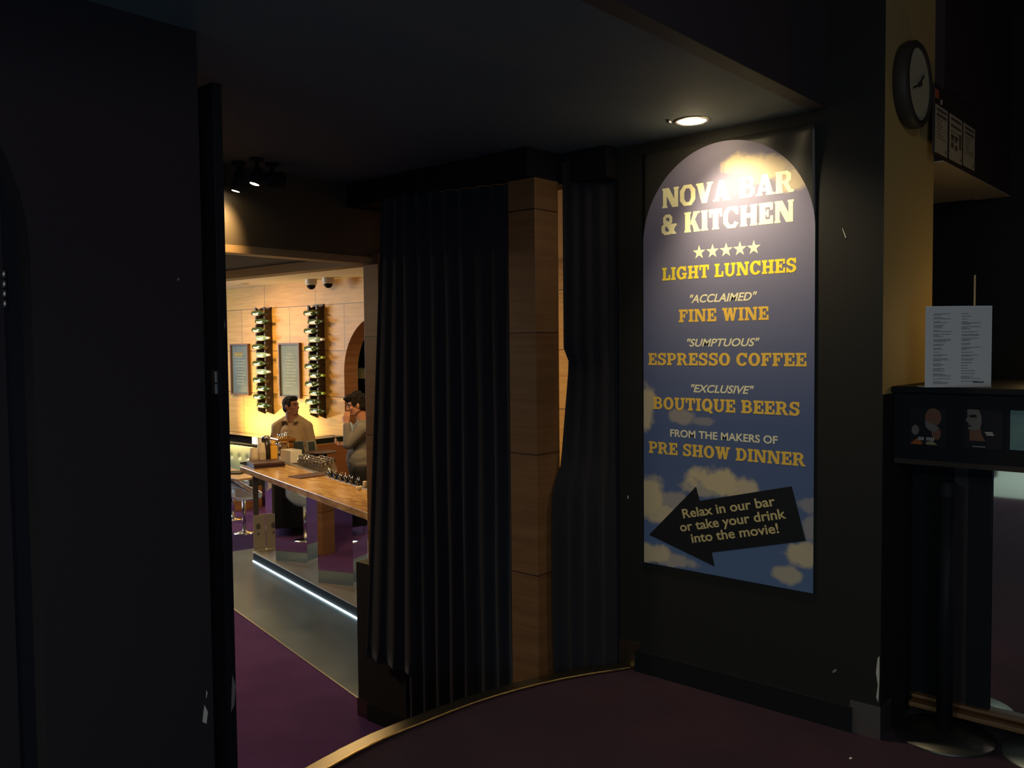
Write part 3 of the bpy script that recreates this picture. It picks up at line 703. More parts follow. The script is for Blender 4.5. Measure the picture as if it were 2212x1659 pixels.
shape(t, 'portrait', ell(.088, .113, .030, .036), FACE2, -.0006); shape(t, 'portrait', [(.058, .10), (.11, .075), (.10, .055), (.075, .06), (.06, .075)], FACE, -.0010)
shape(t, 'portrait', ell(.022, .060, .014, .020), FACE, -.0006); shape(t, 'portrait', ell(.100, .050, .017, .026), FACE2, -.0008)
shape(t, 'title_block', [(.002, .004), (.03, .028), (.05, .010), (.045, .002)], ORNG, -.0010); shape(t, 'title_block', [(.060, .012), (.085, .020), (.105, .004), (.065, .004)], STRAW, -.0010)
bm = newbm()
for i in range(8):
    if i != 3: box(bm, .034+.0075*i, -.0016, .020, .0395+.0075*i, -.0012, .033)
obj('title', bm, mat('print_white', (.34, .33, .30), .4, spec=.2), t)
t, wd = flyer(.906, .772, 'dark film flyer with one large pale face turned left'); t.location.x = 3.6535
onebox('sheet', (0, 0, 0, wd, .0012, .150), DARKP, t)
shape(t, 'portrait', [(.012, .150), (.052, .150), (.060, .125), (.062, .100), (.055, .075), (.035, .068), (.016, .072), (.014, .085), (.018, .094), (.006, .108), (.012, .118)], FACE, -.0006)
shape(t, 'neck', [(.020, .070), (.035, .066), (.058, .078), (.064, .050), (.075, .030), (.020, .030)], FACE2, -.0005)
shape(t, 'eye', [(.016, .127), (.040, .131), (.046, .122), (.030, .118), (.018, .121)], DARKP, -.0012); shape(t, 'mouth', [(.012, .088), (.028, .090), (.024, .083), (.014, .083)], DARKP, -.0012)
bm = newbm(); box(bm, .074, -.0008, .060, .100, -.0004, .066); box(bm, .078, -.0008, .053, .104, -.0004, .058); box(bm, .030, -.0008, .007, .075, -.0004, .0095); obj('title', bm, mat('print_white', (.34, .33, .30), .4, spec=.2), t)
t, wd = flyer(.748, .612, 'plain blue green film flyer at the right'); t.location.x = 3.6535
onebox('sheet', (0, 0, .004, wd, .0012, .152), mat('print_teal', (.07, .14, .15), .4, noise=(14, (.10, .18, .17))), t)

# menu sheet standing on the counter
ms = thing('menu_stand', 'white printed menu sheet standing on the black ticket counter', 'menu', (3.68, .935, 1.42), -PI/2+math.radians(40))
onebox('holder', (-.127, .0015, 0, .127, .0045, .315), mat('clear_holder', (.8, .8, .78), .15), ms)
onebox('holder_foot', (-.127, -.0, 0, .127, .07, .003), mat('clear_holder', (.8, .8, .78), .15), ms)
bm = newbm(); box(bm, -.125, 0, .002, .125, .001, .312); sh = obj('sheet', bm, mat('menu_paper', (.62, .60, .56), .6), ms)
bm = newbm()
for cx in (-.098, .010):
    z = .286
    while z > .022:
        for k in range(rr.randint(1, 3)):
            L = rr.uniform(.02, .075); box(bm, cx, -.0006, z-.0016, cx+L, -.0002, z+.0004); z -= .0045
        z -= .006
box(bm, .055, -.0006, .016, .098, -.0002, .022); obj('printing', bm, mat('grey_ink', (.12, .115, .11), .7), sh)
bm = newbm(); rod(bm, (0, 0, 0), (0, 0, .44), .0035, n=8)
for i in range(9): rod(bm, (0, 0, .30+.016*i), (0, 0, .302+.016*i), .0042, n=8)
wd_ = tag(obj('bamboo_stick', bm, mat('pale_bamboo', (.75, .58, .26), .4), None, True, (3.80, .910, 1.42)), 'thin pale stick standing up behind the menu sheet', 'stick')

# ================================================================== QUEUE POSTS
def queue_post(x, y, label, h=.98, r=.190):
    t = thing('queue_post', label, 'barrier post', (x, y, 0), 0, 'queue barrier posts')
    bm = newbm(); lathe(bm, [(r, 0), (r, .006), (r-.004, .011), (.09, .022), (.05, .026), (0, .026)], 64, cap=False); obj('base', bm, mat('worn_bronze', (.10, .098, .085), .42, .9), t, True)
    bm = newbm(); lathe(bm, [(.030, .024), (.030, h)], 28); obj('pole', bm, BLACK, t, True)
    bm = newbm(); lathe(bm, [(.036, h), (.036, h+.05), (.026, h+.062), (0, h+.064)], 28, cap=False); obj('cap', bm, BLACK, t, True)
queue_post(3.738, .985, 'black queue post on a round bronze base beside the pillar')
t = thing('queue_post', 'round base of a second queue post cut off by the right edge', 'barrier post', (3.80, .598, 0), 0, 'queue barrier posts')
bm = newbm(); lathe(bm, [(.19, 0), (.19, .006), (.186, .011), (.09, .022), (.05, .026), (0, .026)], 64, cap=False); obj('base', bm, mat('pale_steel', (.33, .38, .36), .4, .9), t, True)
bm = newbm(); lathe(bm, [(.030, .024), (.030, .98)], 28); obj('pole', bm, BLACK, t, True)
bm = newbm(); box(bm, -.006, -.004, 0, .006, .004, .002); tag(obj('paper_scrap', bm, WHITEP, None, loc=(3.30, 1.20, .001)), 'tiny white scrap of paper on the plum carpet', 'litter')
# lamp inside the kiosk
t = thing('counter_lamp', 'small lamp on the kiosk back counter', 'lamp', (4.28, .72, 1.42))
bm = newbm(); lathe(bm, [(.05, 0), (.05, .012), (.008, .02), (.008, .22)], 20); obj('stem', bm, BLACK, t, True)
bm = newbm(); ellipsoid(bm, (0, 0, .25), (.062, .062, .062)); obj('globe', bm, mat('amber_globe', (.8, .6, .3), .5, emit=(1.0, .66, .27), estr=15), t, True)

# ================================================================== BAR COUNTER
bc = thing('bar_counter', 'bar counter with an amber stone top and a zigzag mirrored front', 'bar counter', tuple(BARO), BRZ)
def front(d): return .126 + .0368*(2.33-d)
def back(d): return -.308 + .0433*(2.19-d)
bm = newbm(); prism(bm, [(2.36, front(2.36)), (-2.4, front(-2.4)), (-2.4, back(-2.4)), (2.78, back(2.78))], 'Z', .945, 1.0); obj('countertop', bm, STONE, bc, bevel=.004)
RAILM = mat('grey_steel_rail', (.30, .30, .28), .4, .7)
bm = newbm(); prism(bm, [(2.80, back(2.8)), (-2.4, back(-2.4)), (-2.4, back(-2.4)-.045), (2.80, back(2.8)-.045)], 'Z', .93, 1.004); obj('back_rail', bm, RAILM, bc)
bm = newbm(); prism(bm, [(1.45, -.36), (2.92, -.36), (2.92, -.84), (2.20, -.84), (1.45, -.52)], 'Z', .955, .985); obj('service_shelf', bm, mat('dark_shelf', (.10, .075, .05), .4), bc)
zz = [(2.421, -.152), (1.848, -.034), (1.393, -.169), (.831, -.032), (.398, -.163), (-.18, -.030), (-.62, -.160), (-1.2, -.030), (-1.65, -.16), (-2.2, -.03)]
for a, b in zip(zz, zz[1:]):
    bm = newbm(); v = Vector((b[0]-a[0], b[1]-a[1])).normalized(); nrm = Vector((v.y, -v.x))
    if nrm.y > 0: nrm = -nrm
    prism(bm, [a, b, (b[0]+nrm.x*.012, b[1]+nrm.y*.012), (a[0]+nrm.x*.012, a[1]+nrm.y*.012)], 'Z', .104, .945); obj('mirror_panel', bm, MIRROR, bc)
bm = newbm(); box(bm, -2.4, -.30, .0, 2.42, -.19, .945); obj('carcass', bm, BLACK, bc)
bm = newbm(); box(bm, -2.4, -.30, .094, 2.41, .0, .104); obj('plinth', bm, mat('brushed_pale_steel', (.62, .55, .42), .35, .6), bc)
bm = newbm(); box(bm, -2.4, -.28, .012, 2.40, -.006, .094); obj('kick_plate', bm, mat('dark_steel', (.014, .018, .02), .6, .0, spec=.15), bc)
bm = newbm(); box(bm, -2.4, -.004, .004, 2.395, .005, .012); led = obj('led_strip', bm, mat('led_glow', (.8, .95, 1), emit=(.66, .90, 1.0), estr=6), bc)
led['label'] = 'glowing cool white light strip'
bm = newbm(); box(bm, 2.43, -.15, .104, 2.445, -.028, .47); eb = obj('end_box', bm, mat('pale_ply', (.42, .33, .20), .5), bc)
eb['label'] = 'pale wooden end box with a small round emblem'
for zc, r in ((.36, .020), (.345, .030), (.27, .015)):
    bm = newbm(); prism(bm, ell(-.075, zc, r*.8, r, 14), 'X', 2.4275-.0004*r*50, 2.4285)
    obj('emblem', bm, mat('emblem_dark', (.12, .10, .07), .6), eb)
bm = newbm(); box(bm, 2.43, -.085, .47, 2.445, -.03, .945); obj('end_post', bm, mat('bronze_post', (.16, .13, .09), .35, .6), bc)
# the items on the bar
def bar_thing(name, label, cat, d, off, z, rz=0, group=None): return thing(name, label, cat, tuple(bw(d, off, z)), BRZ+rz, group)
ZT = .4
CARDM = mat('takeaway_cup_card', (.62, .50, .34), .6)
def cups(d, off, n, label):
    t = bar_thing('paper_cup_stack', label, 'cups', d, off, ZT+.008, 0, 'stacks of paper cups')
    bm = newbm(); z = 0; h = .105
    lathe(bm, [(.046, 0), (.045, .003), (.034, h), (0, h)], 24); obj('cup', bm, CARDM, t, True)
    for i in range(1, n):
        bm = newbm(); z = i*.014
        lathe(bm, [(.046, z), (.0465, z+.004), (.046, z+.006), (.034, z+h), (0, z+h)], 24); obj('cup', bm, CARDM, t, True)
cups(2.42, -.040, 5, 'shorter upturned stack of tan paper cups at the left end of the bar')
cups(2.455, -.135, 8, 'taller upturned stack of tan paper cups beside the black tube')
t = bar_thing('serving_tray', 'black tray under the paper cups at the bar end', 'tray', 2.42, -.08, ZT)
bm = newbm(); box(bm, -.13, -.16, 0, .13, .14, .004); box(bm, -.13, -.16, .004, .13, -.152, .016); box(bm, -.13, .132, .004, .13, .14, .016); box(bm, -.13, -.152, .004, -.122, .132, .016); box(bm, .122, -.152, .004, .13, .132, .016); obj('tray', bm, GLOSSB, t)
t = bar_thing('straw_tube', 'tall black cylinder holder with a steel lid on the bar', 'holder', 2.55, -.222, ZT)
bm = newbm(); lathe(bm, [(.042, 0), (.042, .245), (.038, .245), (.038, .02)], 28); obj('tube', bm, mat('black_tube', (.035, .025, .025), .25), t, True)
bm = newbm(); lathe(bm, [(.045, .245), (.046, .262), (.030, .270), (0, .270)], 28); obj('lid', bm, CHROME, t, True)
bm = newbm(); tube(bm, [(0, .046, .01), (0, .046, .25)], .004); obj('side_strip', bm, CHROME, t)
t = bar_thing('juice_bottle', 'amber yellow square bottle beside the black tube', 'bottle', 2.545, -.292, ZT)
bm = newbm(); prism(bm, [(-.038, -.038), (.038, -.038), (.038, .038), (-.038, .038)], 'Z', 0, .165); obj('bottle', bm, mat('amber_plastic', (.85, .45, .06), .25), t, bevel=.008)
bm = newbm(); lathe(bm, [(.036, .165), (.022, .19), (.022, .215), (0, .215)], 20); obj('neck', bm, mat('amber_plastic', (.85, .45, .06), .25), t, True)
# beer tap fountain / coffee machine with brass fittings
BR2 = mat('polished_brass', (.75, .45, .16), .18, 1.0)
t = bar_thing('coffee_machine', 'brass and chrome coffee machine standing behind the bar top', 'coffee machine', 2.68, -.44, ZT-.015)
bm = newbm(); box(bm, -.13, -.10, .0, .13, .10, .03); obj('drip_tray', bm, CHROME, t, bevel=.006)
bm = newbm(); box(bm, -.12, -.10, .03, .12, -.02, .21); obj('body', bm, BR2, t, bevel=.015)
bm = newbm(); box(bm, -.14, -.11, .20, .14, .09, .245); obj('head', bm, BR2, t, bevel=.012)
for x in (-.07, .07):
    bm = newbm(); lathe(bm, [(.03, .15), (.036, .16), (.036, .19), (.028, .20)], 20, Matrix.Translation((x, .05, 0))); g = obj('group_head', bm, CHROME, t, True)
    bm = newbm(); capsule(bm, (x, .06, .155), (x, .17, .145), .010, .012); obj('handle', bm, INK, g, True)
bm = newbm(); tube(bm, [(-.15, .06, .22), (-.17, .10, .20), (-.17, .11, .08)], .005); obj('steam_wand', bm, CHROME, t, True)
for x in (-.06, .0, .06):
    bm = newbm(); lathe(bm, [(.022, .247), (.030, .275), (.028, .275), (.02, .25)], 18, Matrix.Translation((x, -.01, 0))); obj('cup', bm, CHROME, t, True)
bm = newbm(); ellipsoid(bm, (.11, -.10, .27), (.018, .018, .018)); obj('knob', bm, CHROME, t, True)
t = bar_thing('leafy_sprig', 'dark green leafy sprig behind the black tube', 'plant', 2.885, -.44, ZT-.015)
bm = newbm(); lathe(bm, [(.03, 0), (.035, .14), (.03, .14)], 16); obj('vase', bm, mat('dark_vase', (.03, .035, .03), .3), t, True)
bm = newbm()
for i in range(14):
    a = 2*PI*i/14*1.7; L = .09+.02*(i % 3); el = .75+.5*(i % 4)/4
    p0 = Vector((0, 0, .13)); dv = Vector((math.cos(a)*math.cos(el), math.sin(a)*math.cos(el), math.sin(el)*1.2)); s_ = dv.cross(Vector((0, 0, 1))).normalized()*.02
    q = [p0, p0+dv*L*.5+s_, p0+dv*L, p0+dv*L*.5-s_]; vv = [bm.verts.new(x) for x in q]; bm.faces.new(vv)
o = obj('leaves', bm, mat('dark_leaf', (.05, .08, .03), .5), t); o.modifiers.new('s', 'SOLIDIFY').thickness = .002
t = bar_thing('napkin_box', 'open white box of napkins on the bar behind the menus', 'box', 2.40, -.435, ZT-.012, math.radians(8))
bm = newbm(); box(bm, -.10, -.07, 0, .10, .07, .012); box(bm, -.10, -.07, 0, -.094, .07, .135); box(bm, .094, -.07, 0, .10, .07, .135); box(bm, -.10, -.07, 0, .10, -.064, .135); box(bm, -.10, .064, 0, .10, .07, .135); obj('box', bm, mat('warm_white_plastic', (.82, .76, .62), .4), t, bevel=.003)
bm = newbm(); box(bm, -.088, -.058, .012, .088, .058, .125); obj('napkins', bm, WHITEP, t)
MENUM = mat('maroon_menu_leather', (.070, .034, .034), .45)
def menus(d, off, rz, n, label, w=.30, l=.235):
    t = bar_thing('menu_folder', label, 'menus', d, off, ZT, rz)
    for i in range(n):
        j = rr.uniform(-.006, .006); bm = newbm(); box(bm, -l/2+j, -w/2-j, .0105*i, l/2+j, w/2-j, .0105*i+.009); obj('cover', bm, MENUM, t, bevel=.002)
menus(2.20, -.085, math.radians(-6), 5, 'stack of maroon leather menu folders near the left end of the bar', .31, .30)
menus(1.285, -.155, math.radians(10), 1, 'single maroon menu folder lying flat in the middle of the bar', .31, .21)
t = bar_thing('drinks_tray', 'flat dark tray on the service shelf behind the glasses', 'tray', 2.30, -.74, ZT+.075)
bm = newbm(); lathe(bm, [(0, 0), (.15, 0), (.165, .012), (.160, .014), (.145, .006), (0, .006)], 32); obj('dish', bm, mat('dark_tray', (.07, .04, .035), .35), t, True)
bm = newbm(); lathe(bm, [(.06, -.09), (.05, -.085), (.05, -.004), (.08, 0)], 20); obj('foot', bm, GLOSSB, t, True)
def pos(d, off, rz, w, label):
    t = bar_thing('till_screen', label, 'till screen', d, off, ZT-.015, rz)
    bm = newbm(); box(bm, -.07, -.06, 0, .07, .06, .018); box(bm, -.02, -.015, .018, .02, .015, .07); obj('base', bm, INK, t)
    M = Matrix.Translation((0, 0, .03)) @ Matrix.Rotation(.18, 4, 'Y')
    bm = newbm(); box(bm, -.012, -w/2, 0, .012, w/2, .17, M); obj('housing', bm, mat('till_grey', (.22, .22, .20), .4), t, bevel=.004)
    bm = newbm(); box(bm, -.0145, -w/2+.012, .012, -.0125, w/2-.012, .158, M); obj('screen', bm, mat('dark_screen', (.035, .045, .04), .12), t)
pos(2.62, -.615, .25, .15, 'left dark till screen in front of the man in the beige shirt')
pos(2.52, -.72, .25, .11, 'narrow right till screen beside the tray')
# glasses: upturned in rows behind the rail
def wine_glass(t, h=.085, r=.030):
    bm = newbm(); lathe(bm, [(r*.92, 0), (r, h*.45), (r*.80, h), (r*.74, h-.004), (r*.94, h*.45), (r*.86, .002)], 14, cap=False); obj('bowl', bm, GLASS, t, True)
    bm = newbm(); lathe(bm, [(.0, h-.006), (r*.78, h-.004), (r*.74, h+.005), (0, h+.006)], 14); obj('foot', bm, GLASS, t, True)
def dup(root, loc, rz=None, label=None):
    r = root.copy(); C.objects.link(r); r.location = loc
    if rz is not None: r.rotation_euler = (0, 0, rz)
    if label: r['label'] = label
    for ch in root.children:
        c = ch.copy(); C.objects.link(c); c.parent = r
        for g in ch.children:
            d = g.copy(); C.objects.link(d); d.parent = c
    return r
gz = ZT-.015
proto = bar_thing('drinking_glass', 'clear tumbler upturned in the crowded rows behind the bar rail', 'glass', 1.56, -.40, gz, 0, 'tumblers behind the bar rail')
wine_glass(proto)
for i in range(11):
    for j in range(4):
        if i == 0 and j == 0: continue
        if i < 3 and j > i: continue
        if i > 7 and j < 1: continue
        dup(proto, tuple(bw(1.56+.078*i+rr.uniform(-.008, .008), -.40-.078*j+rr.uniform(-.008, .008), gz)), rr.uniform(0, 3))
# small espresso glasses in a row on the rail
sp = bar_thing('espresso_glass', 'tiny espresso glass with a dark spoon in the row on the bar rail', 'glass', 1.12, back(1.12)-.03, ZT+.004, 0, 'espresso glasses on the bar rail')
bm = newbm(); lathe(bm, [(.018, 0), (.023, .045), (.021, .045), (.016, .004)], 14); obj('cup', bm, GLASS, sp, True)
bm = newbm(); lathe(bm, [(.0, .003), (.0155, .003), (.017, .02), (0, .02)], 12); obj('coffee', bm, mat('coffee_dark', (.03, .015, .01), .2), sp, True)
bm = newbm(); tube(bm, [(0, 0, .01), (.012, .006, .075)], .0022, 6); obj('spoon', bm, CHROME, sp, True)
for i in range(1, 12): dup(sp, tuple(bw(1.12-.062*i, back(1.12-.062*i)-.024+.012*(i % 2), ZT+.004)), i*1.1)
t = bar_thing('tea_light', 'small cream candle on the bar near the right post', 'candle', .27, -.165, ZT)
bm = newbm(); lathe(bm, [(.022, 0), (.024, .03), (.021, .03), (.020, .018), (0, .018)], 18); obj('holder', bm, mat('cream_wax', (.85, .70, .42), .5), t, True)
bm = newbm(); rod(bm, (0, 0, .018), (0, 0, .03), .0015, n=6); obj('wick', bm, INK, t)
t = bar_thing('salt_shaker', 'small pale shaker standing on the bar rail against the post', 'shaker', .33, back(.33)-.025, ZT+.004)
bm = newbm(); lathe(bm, [(.018, 0), (.018, .04), (0, .04)], 16); obj('body', bm, CARDM, t, True)
bm = newbm(); lathe(bm, [(.019, .04), (.017, .052), (0, .054)], 16); obj('cap', bm, mat('cream_wax', (.85, .70, .42), .5), t, True)

# ================================================================== BAR WALL: racks, bottles, boards, cameras
RACKM = mat('dark_rack_wood', (.045, .026, .016), .5)
BOTM = mat('dark_green_glass', (.045, .075, .018), .08, coat=.5); LAB = mat('wine_label_streak', (.88, .84, .74), .4); FOIL = mat('dark_foil', (.05, .07, .02), .3); LIME = mat('lime_foil', (.34, .46, .05), .3)
PALEG = mat('pale_green_glass', (.30, .42, .30), .08)
ORD = ['top', 'second from the top', 'third from the top', 'fourth from the top', 'fifth from the top', 'sixth from the top', 'sixth from the bottom', 'fifth from the bottom', 'fourth from the bottom', 'third from the bottom', 'second from the bottom', 'bottom']
def notch(y, zb, zt, zs, th=.03, dx=.115):
    """a rail board standing out from the wall with v notches in its front edge"""
    bm = newbm(); f = -dx; pts = [(0, zb), (f, zb+.05)]
    for z in sorted(zs): pts += [(f, z-.042), (f+.050, z-.008), (f+.050, z+.010), (f+.012, z+.040), (f, z+.048)]
    pts += [(f, zt), (f+.05, zt-.04), (0, zt)]
    vs_ = [[bm.verts.new((x, y+dy, z)) for x, z in pts] for dy in (0, th)]
    n = len(pts)
    for i in range(n): bm.faces.new((vs_[0][i], vs_[0][(i+1) % n], vs_[1][(i+1) % n], vs_[1][i]))
    bm.faces.new(vs_[0][::-1]); bm.faces.new(vs_[1]); bmesh.ops.recalc_face_normals(bm, faces=bm.faces[:])
    return bm
bproto = None
def bottle_proto(kind):
    pale = kind == 'pale'
    t = thing('wine_bottle', 'x', 'wine bottle', (0, 0, 0))
    M = Matrix.Rotation(PI/2, 4, 'X')                       # axis z -> -y
    bm = newbm(); lathe(bm, [(0, 0), (.034, .0), (.037, .006), (.037, .185), (.030, .215), (.016, .235), (.0145, .30), (0, .30)], 20, M); obj('glass', bm, PALEG if pale else BOTM, t, True)
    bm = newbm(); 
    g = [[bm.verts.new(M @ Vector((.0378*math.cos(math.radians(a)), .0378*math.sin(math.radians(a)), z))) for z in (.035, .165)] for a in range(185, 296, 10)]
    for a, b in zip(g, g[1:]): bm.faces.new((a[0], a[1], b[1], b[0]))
    obj('label', bm, LAB, t, True)  # white label cut down to a highlight streak along the lower front
    bm = newbm(); lathe(bm, [(.0175, .245), (.0165, .302), (0, .302)], 14, M); obj('foil', bm, {'pale': LAB, 'lime': LIME, 'dark': FOIL}[kind], t, True)
    return t
protos = {}
for side, y0, y1, ztop, zfirst, step in (('left', 10.79, 10.575, 2.165, 2.072, .1175), ('right', 9.545, 9.365, 2.15, 2.035, .1165)):
    t = thing('wine_rack', f'{side} dark vertical wine rack on the timber wall', 'wine rack', (6.9, 0, 0), 0, 'wall wine racks')
    zs = [zfirst-step*i for i in range(12)]
    for y in (y0, y1): obj('rail', notch(y, .66, ztop, zs), RACKM, t)
    for z in (2.13, 1.35, .70): onebox('cross_bar', (-.02, y1, z, -.004, y0+.03, z+.03), RACKM, t)
    for i, z in enumerate(zs):
        pale = (side == 'left' and i in (3, 5, 7)) or (side == 'right' and i == 3)
        loc = (6.9-.115+.012, y0+.09-(.09 if i % 2 else 0), z+.012)
        lb = f"{'pale' if pale else 'dark green'} wine bottle lying in the {side} wall rack, {ORD[i]}"
        kind = 'pale' if pale else 'lime' if side == 'right' and i in (5, 7, 9) else 'dark'
        if kind == 'lime': lb = lb.replace('dark green wine bottle', 'lime capped wine bottle')
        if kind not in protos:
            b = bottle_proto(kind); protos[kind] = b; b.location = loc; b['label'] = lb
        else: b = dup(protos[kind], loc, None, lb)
        b['group'] = f'bottles in the {side} rack'
SLATE = mat('grey_green_slate', (.095, .12, .10), .6, noise=(6, (.135, .16, .135)))
CHALKY = mat('yellow_chalk', (.50, .40, .10), .9); CHALKW = mat('pale_chalk', (.36, .38, .30), .9)
def board(y0, y1, z0, z1, label, seed, strong):
    t = thing('chalkboard', label, 'chalkboard', (6.9, y0, z0), -PI/2, 'chalkboards on the bar wall')   # local x -> -Y, local y -> +X
    w_ = y0-y1; h = z1-z0; f = .024
    bm = newbm(); box(bm, 0, -.045, 0, w_, 0, f); box(bm, 0, -.045, h-f, w_, 0, h); box(bm, 0, -.045, f, f, 0, h-f); box(bm, w_-f, -.045, f, w_, 0, h-f); obj('frame', bm, mat('board_frame', (.13, .062, .025), .5), t)
    bm = newbm(); box(bm, f, -.022, f, w_-f, -.002, h-f); bd = obj('slate', bm, SLATE, t)
    r = random.Random(seed); bm = newbm(); z = h-.16
    while z > .15:
        a = r.uniform(.10, .18); b = w_-r.uniform(.10, .18); x = a
        while x < b:
            L = r.uniform(.012, .03); box(bm, x, -.0235, z, min(x+L, b), -.0225, z+.010); x += L+.008
        z -= .043
    obj('chalk_writing', bm, CHALKW, bd)
    if strong:
        bm = newbm()
        for k in range(5): tube(bm, [(.09+.045*k, -.0235, h-.19), (.10+.045*k, -.0235, h-.13), (.12+.045*k, -.0235, h-.12), (.125+.045*k, -.0235, h-.18)], .004, 6)
        obj('chalk_heading', bm, CHALKY, bd)
board(11.625, 11.145, .908, 1.657, 'framed chalkboard with yellow heading left of both wine racks', 1, True)
board(10.375, 9.885, .905, 1.66, 'framed chalkboard between the two wine racks', 2, False)
def dome(y, label):
    t = thing('dome_camera', label, 'security camera', (6.70, y, 2.47), 0, 'dome cameras')
    bm = newbm(); lathe(bm, [(.075, 0), (.075, -.05), (.062, -.075), (.058, -.075)], 28, cap=False); obj('housing', bm, mat('camera_white', (.62, .58, .50), .4), t, True)
    bm = newbm(); lathe(bm, [(.058, -.072), (.052, -.10), (.035, -.122), (.0, -.132)], 24, cap=False); obj('dome', bm, GLOSSB, t, True)
dome(9.36, 'left ceiling dome camera above the right wine rack'); dome(9.00, 'right ceiling dome camera above the arch')
bm = newbm(); lathe(bm, [(0, -.006), (.07, -.006), (.08, 0), (0, 0)], 24); tag(obj('ceiling_vent', bm, mat('vent_tan', (.55, .45, .30), .6), None, True, (6.45, 10.55, 2.47)), 'small flat round fitting in the cream bar ceiling', 'ceiling fitting')

# ================================================================== LEFT PART OF THE BAR ROOM
wn = struct('window_1', (lambda b: (box(b, 7.0, 11.20, .10, 7.06, 11.315, .312), b)[1])(newbm()), mat('glowing_mullion', (.85, .82, .72), .5, emit=(1, .95, .8), estr=.7), 'bright window post below the bar wall')  # post given its own glow to look brightly lit, not a lamp
onebox('pane', (7.03, 11.315, .10, 7.04, 11.75, .312), mat('black_pane', (.02, .015, .014), .2), wn); onebox('blind', (7.03, 10.60, .10, 7.04, 11.20, .312), mat('taupe_blind', (.34, .26, .20), .7), wn)
onebox('sill', (6.96, 10.6, .085, 7.10, 11.35, .105), WHITEP, wn)
t = thing('padded_bench', 'pale green buttoned bench along the bar wall', 'bench', (6.6, 10.5, ZB))
bm = newbm(); ny, nz = 140, 20
dots = [(yy, zz_) for k in range(18) for yy, zz_ in [(.06+.21*k, .66)]]
gv = []
for j in range(nz+1):
    row = []
    for i in range(ny+1):
        y = 3.8*i/ny; z = .42+.41*j/nz
        dep = sum(math.exp(-(((y-a)/.032)**2+((z-b)/.032)**2)) for a, b in dots if abs(y-a) < .1)
        row.append(bm.verts.new((.0+.030*dep-.015*math.cos(PI*(z-.62)/.42), y, z)))
    gv.append(row)
for a, b in zip(gv, gv[1:]):
    for i in range(ny): bm.faces.new((a[i], b[i], b[i+1], a[i+1]))
BENCHM = mat('pale_green_vinyl', (.20, .23, .145), .45)
o = obj('back_pad', bm, BENCHM, t, True); o.modifiers.new('s', 'SOLIDIFY').thickness = .05
for a, b in dots:
    bm = newbm(); ellipsoid(bm, (.020, a, b), (.012, .018, .018), n=10); obj('button', bm, mat('dark_button', (.10, .10, .06), .4), t, True)
bm = newbm(); tube(bm, [(-.0, 0, .842), (-.0, 3.8, .842)], .022, 10); obj('top_rail', bm, mat('olive_rail', (.07, .07, .045), .35), t, True)
bm = newbm(); box(bm, -.50, 0, .30, .03, 3.8, .45); obj('seat_pad', bm, mat('dark_teal_vinyl', (.05, .08, .075), .5), t, bevel=.02)
bm = newbm(); box(bm, -.44, 0, 0, .03, 3.8, .30); obj('base', bm, TPLAIN, t)
t = thing('cafe_table', 'square pale timber table beside the end of the bar', 'table', (5.29, 9.10, ZB))
bm = newbm(); box(bm, -.20, -.57, .735, .20, .57, .76); obj('table_top', bm, mat('pale_pink_timber', (.62, .42, .25), .35), t, bevel=.004)
bm = newbm(); rod(bm, (0, .40, .02), (0, .40, .735), .022); obj('pedestal', bm, CHROME, t, True)
bm = newbm(); lathe(bm, [(.2, 0), (.2, .008), (.06, .022), (0, .024)], 32, Matrix.Translation((0, .40, 0))); obj('foot', bm, CHROME, t, True)
t = thing('black_folder', 'thin black folder lying on the cafe table', 'folder', (5.30, 9.0, ZB+.76), .6); onebox('cover', (-.10, -.14, 0, .10, .14, .016), INK, t, .002)
def tulip(x, y, rz, label):
    t = thing('clear_chair', label, 'chair', (x, y, ZB), rz, 'clear pedestal chairs')
    bm = newbm(); lathe(bm, [(.125, 0), (.125, .006), (.05, .016), (.022, .03), (0, .03)], 36, cap=False); obj('foot', bm, mat('pale_chrome', (.85, .88, .9), .15, 1.0), t, True)
    bm = newbm(); rod(bm, (0, 0, .028), (0, 0, .40), .022, .020, 18); obj('pedestal', bm, mat('pale_chrome', (.85, .88, .9), .15, 1.0), t, True)
    bm = newbm(); n = 28; rows = []
    for k in range(9):
        u = k/8; row = []
        for i in range(n):
            a = 2*PI*i/n; bk = .5-.5*math.cos(a)              # 1 at the back
            r = .05+.155*min(1, u*1.6); h = .40+ (u**2)*(.07+.26*bk**1.5)
            row.append(bm.verts.new((-r*math.cos(a)*1.0, r*math.sin(a), h)))
        rows.append(row)
    for a, b in zip(rows, rows[1:]):
        for i in range(n): bm.faces.new((a[i], a[(i+1) % n], b[(i+1) % n], b[i]))
    bm.faces.new(rows[0][::-1]); rim = [v.co.copy() for v in rows[-1]]
    o = obj('shell', bm, ACRYL, t, True); o.modifiers.new('s', 'SOLIDIFY').thickness = .008
    bm = newbm(); tube(bm, rim, .008, 8, True); obj('rim', bm, mat('icy_rim', (.70, .82, .95), .1), t, True)
    return t
tulip(5.545, 9.17, math.radians(150), 'clear acrylic pedestal chair tucked at the table near the bar end')
tulip(5.90, 10.02, math.radians(200), 'clear acrylic pedestal chair farther left, mostly hidden by the door')
t = thing('sideboard', 'black sideboard across the aisle, seen in the mirrored bar front', 'sideboard', (3.10, 8.85, ZB), .75)
bm = newbm(); box(bm, -.28, -.65, .10, .28, .65, .98); obj('body', bm, BLACK, t, bevel=.005)
for x in (-.24, .24):
    for y in (-.6, .6): onebox('leg', (x-.02, y-.02, 0, x+.02, y+.02, .10), mat('pale_chrome', (.85, .88, .9), .15, 1.0), t)
tulip(3.62, 8.12, math.radians(60), 'clear acrylic pedestal chair in front of the black sideboard')
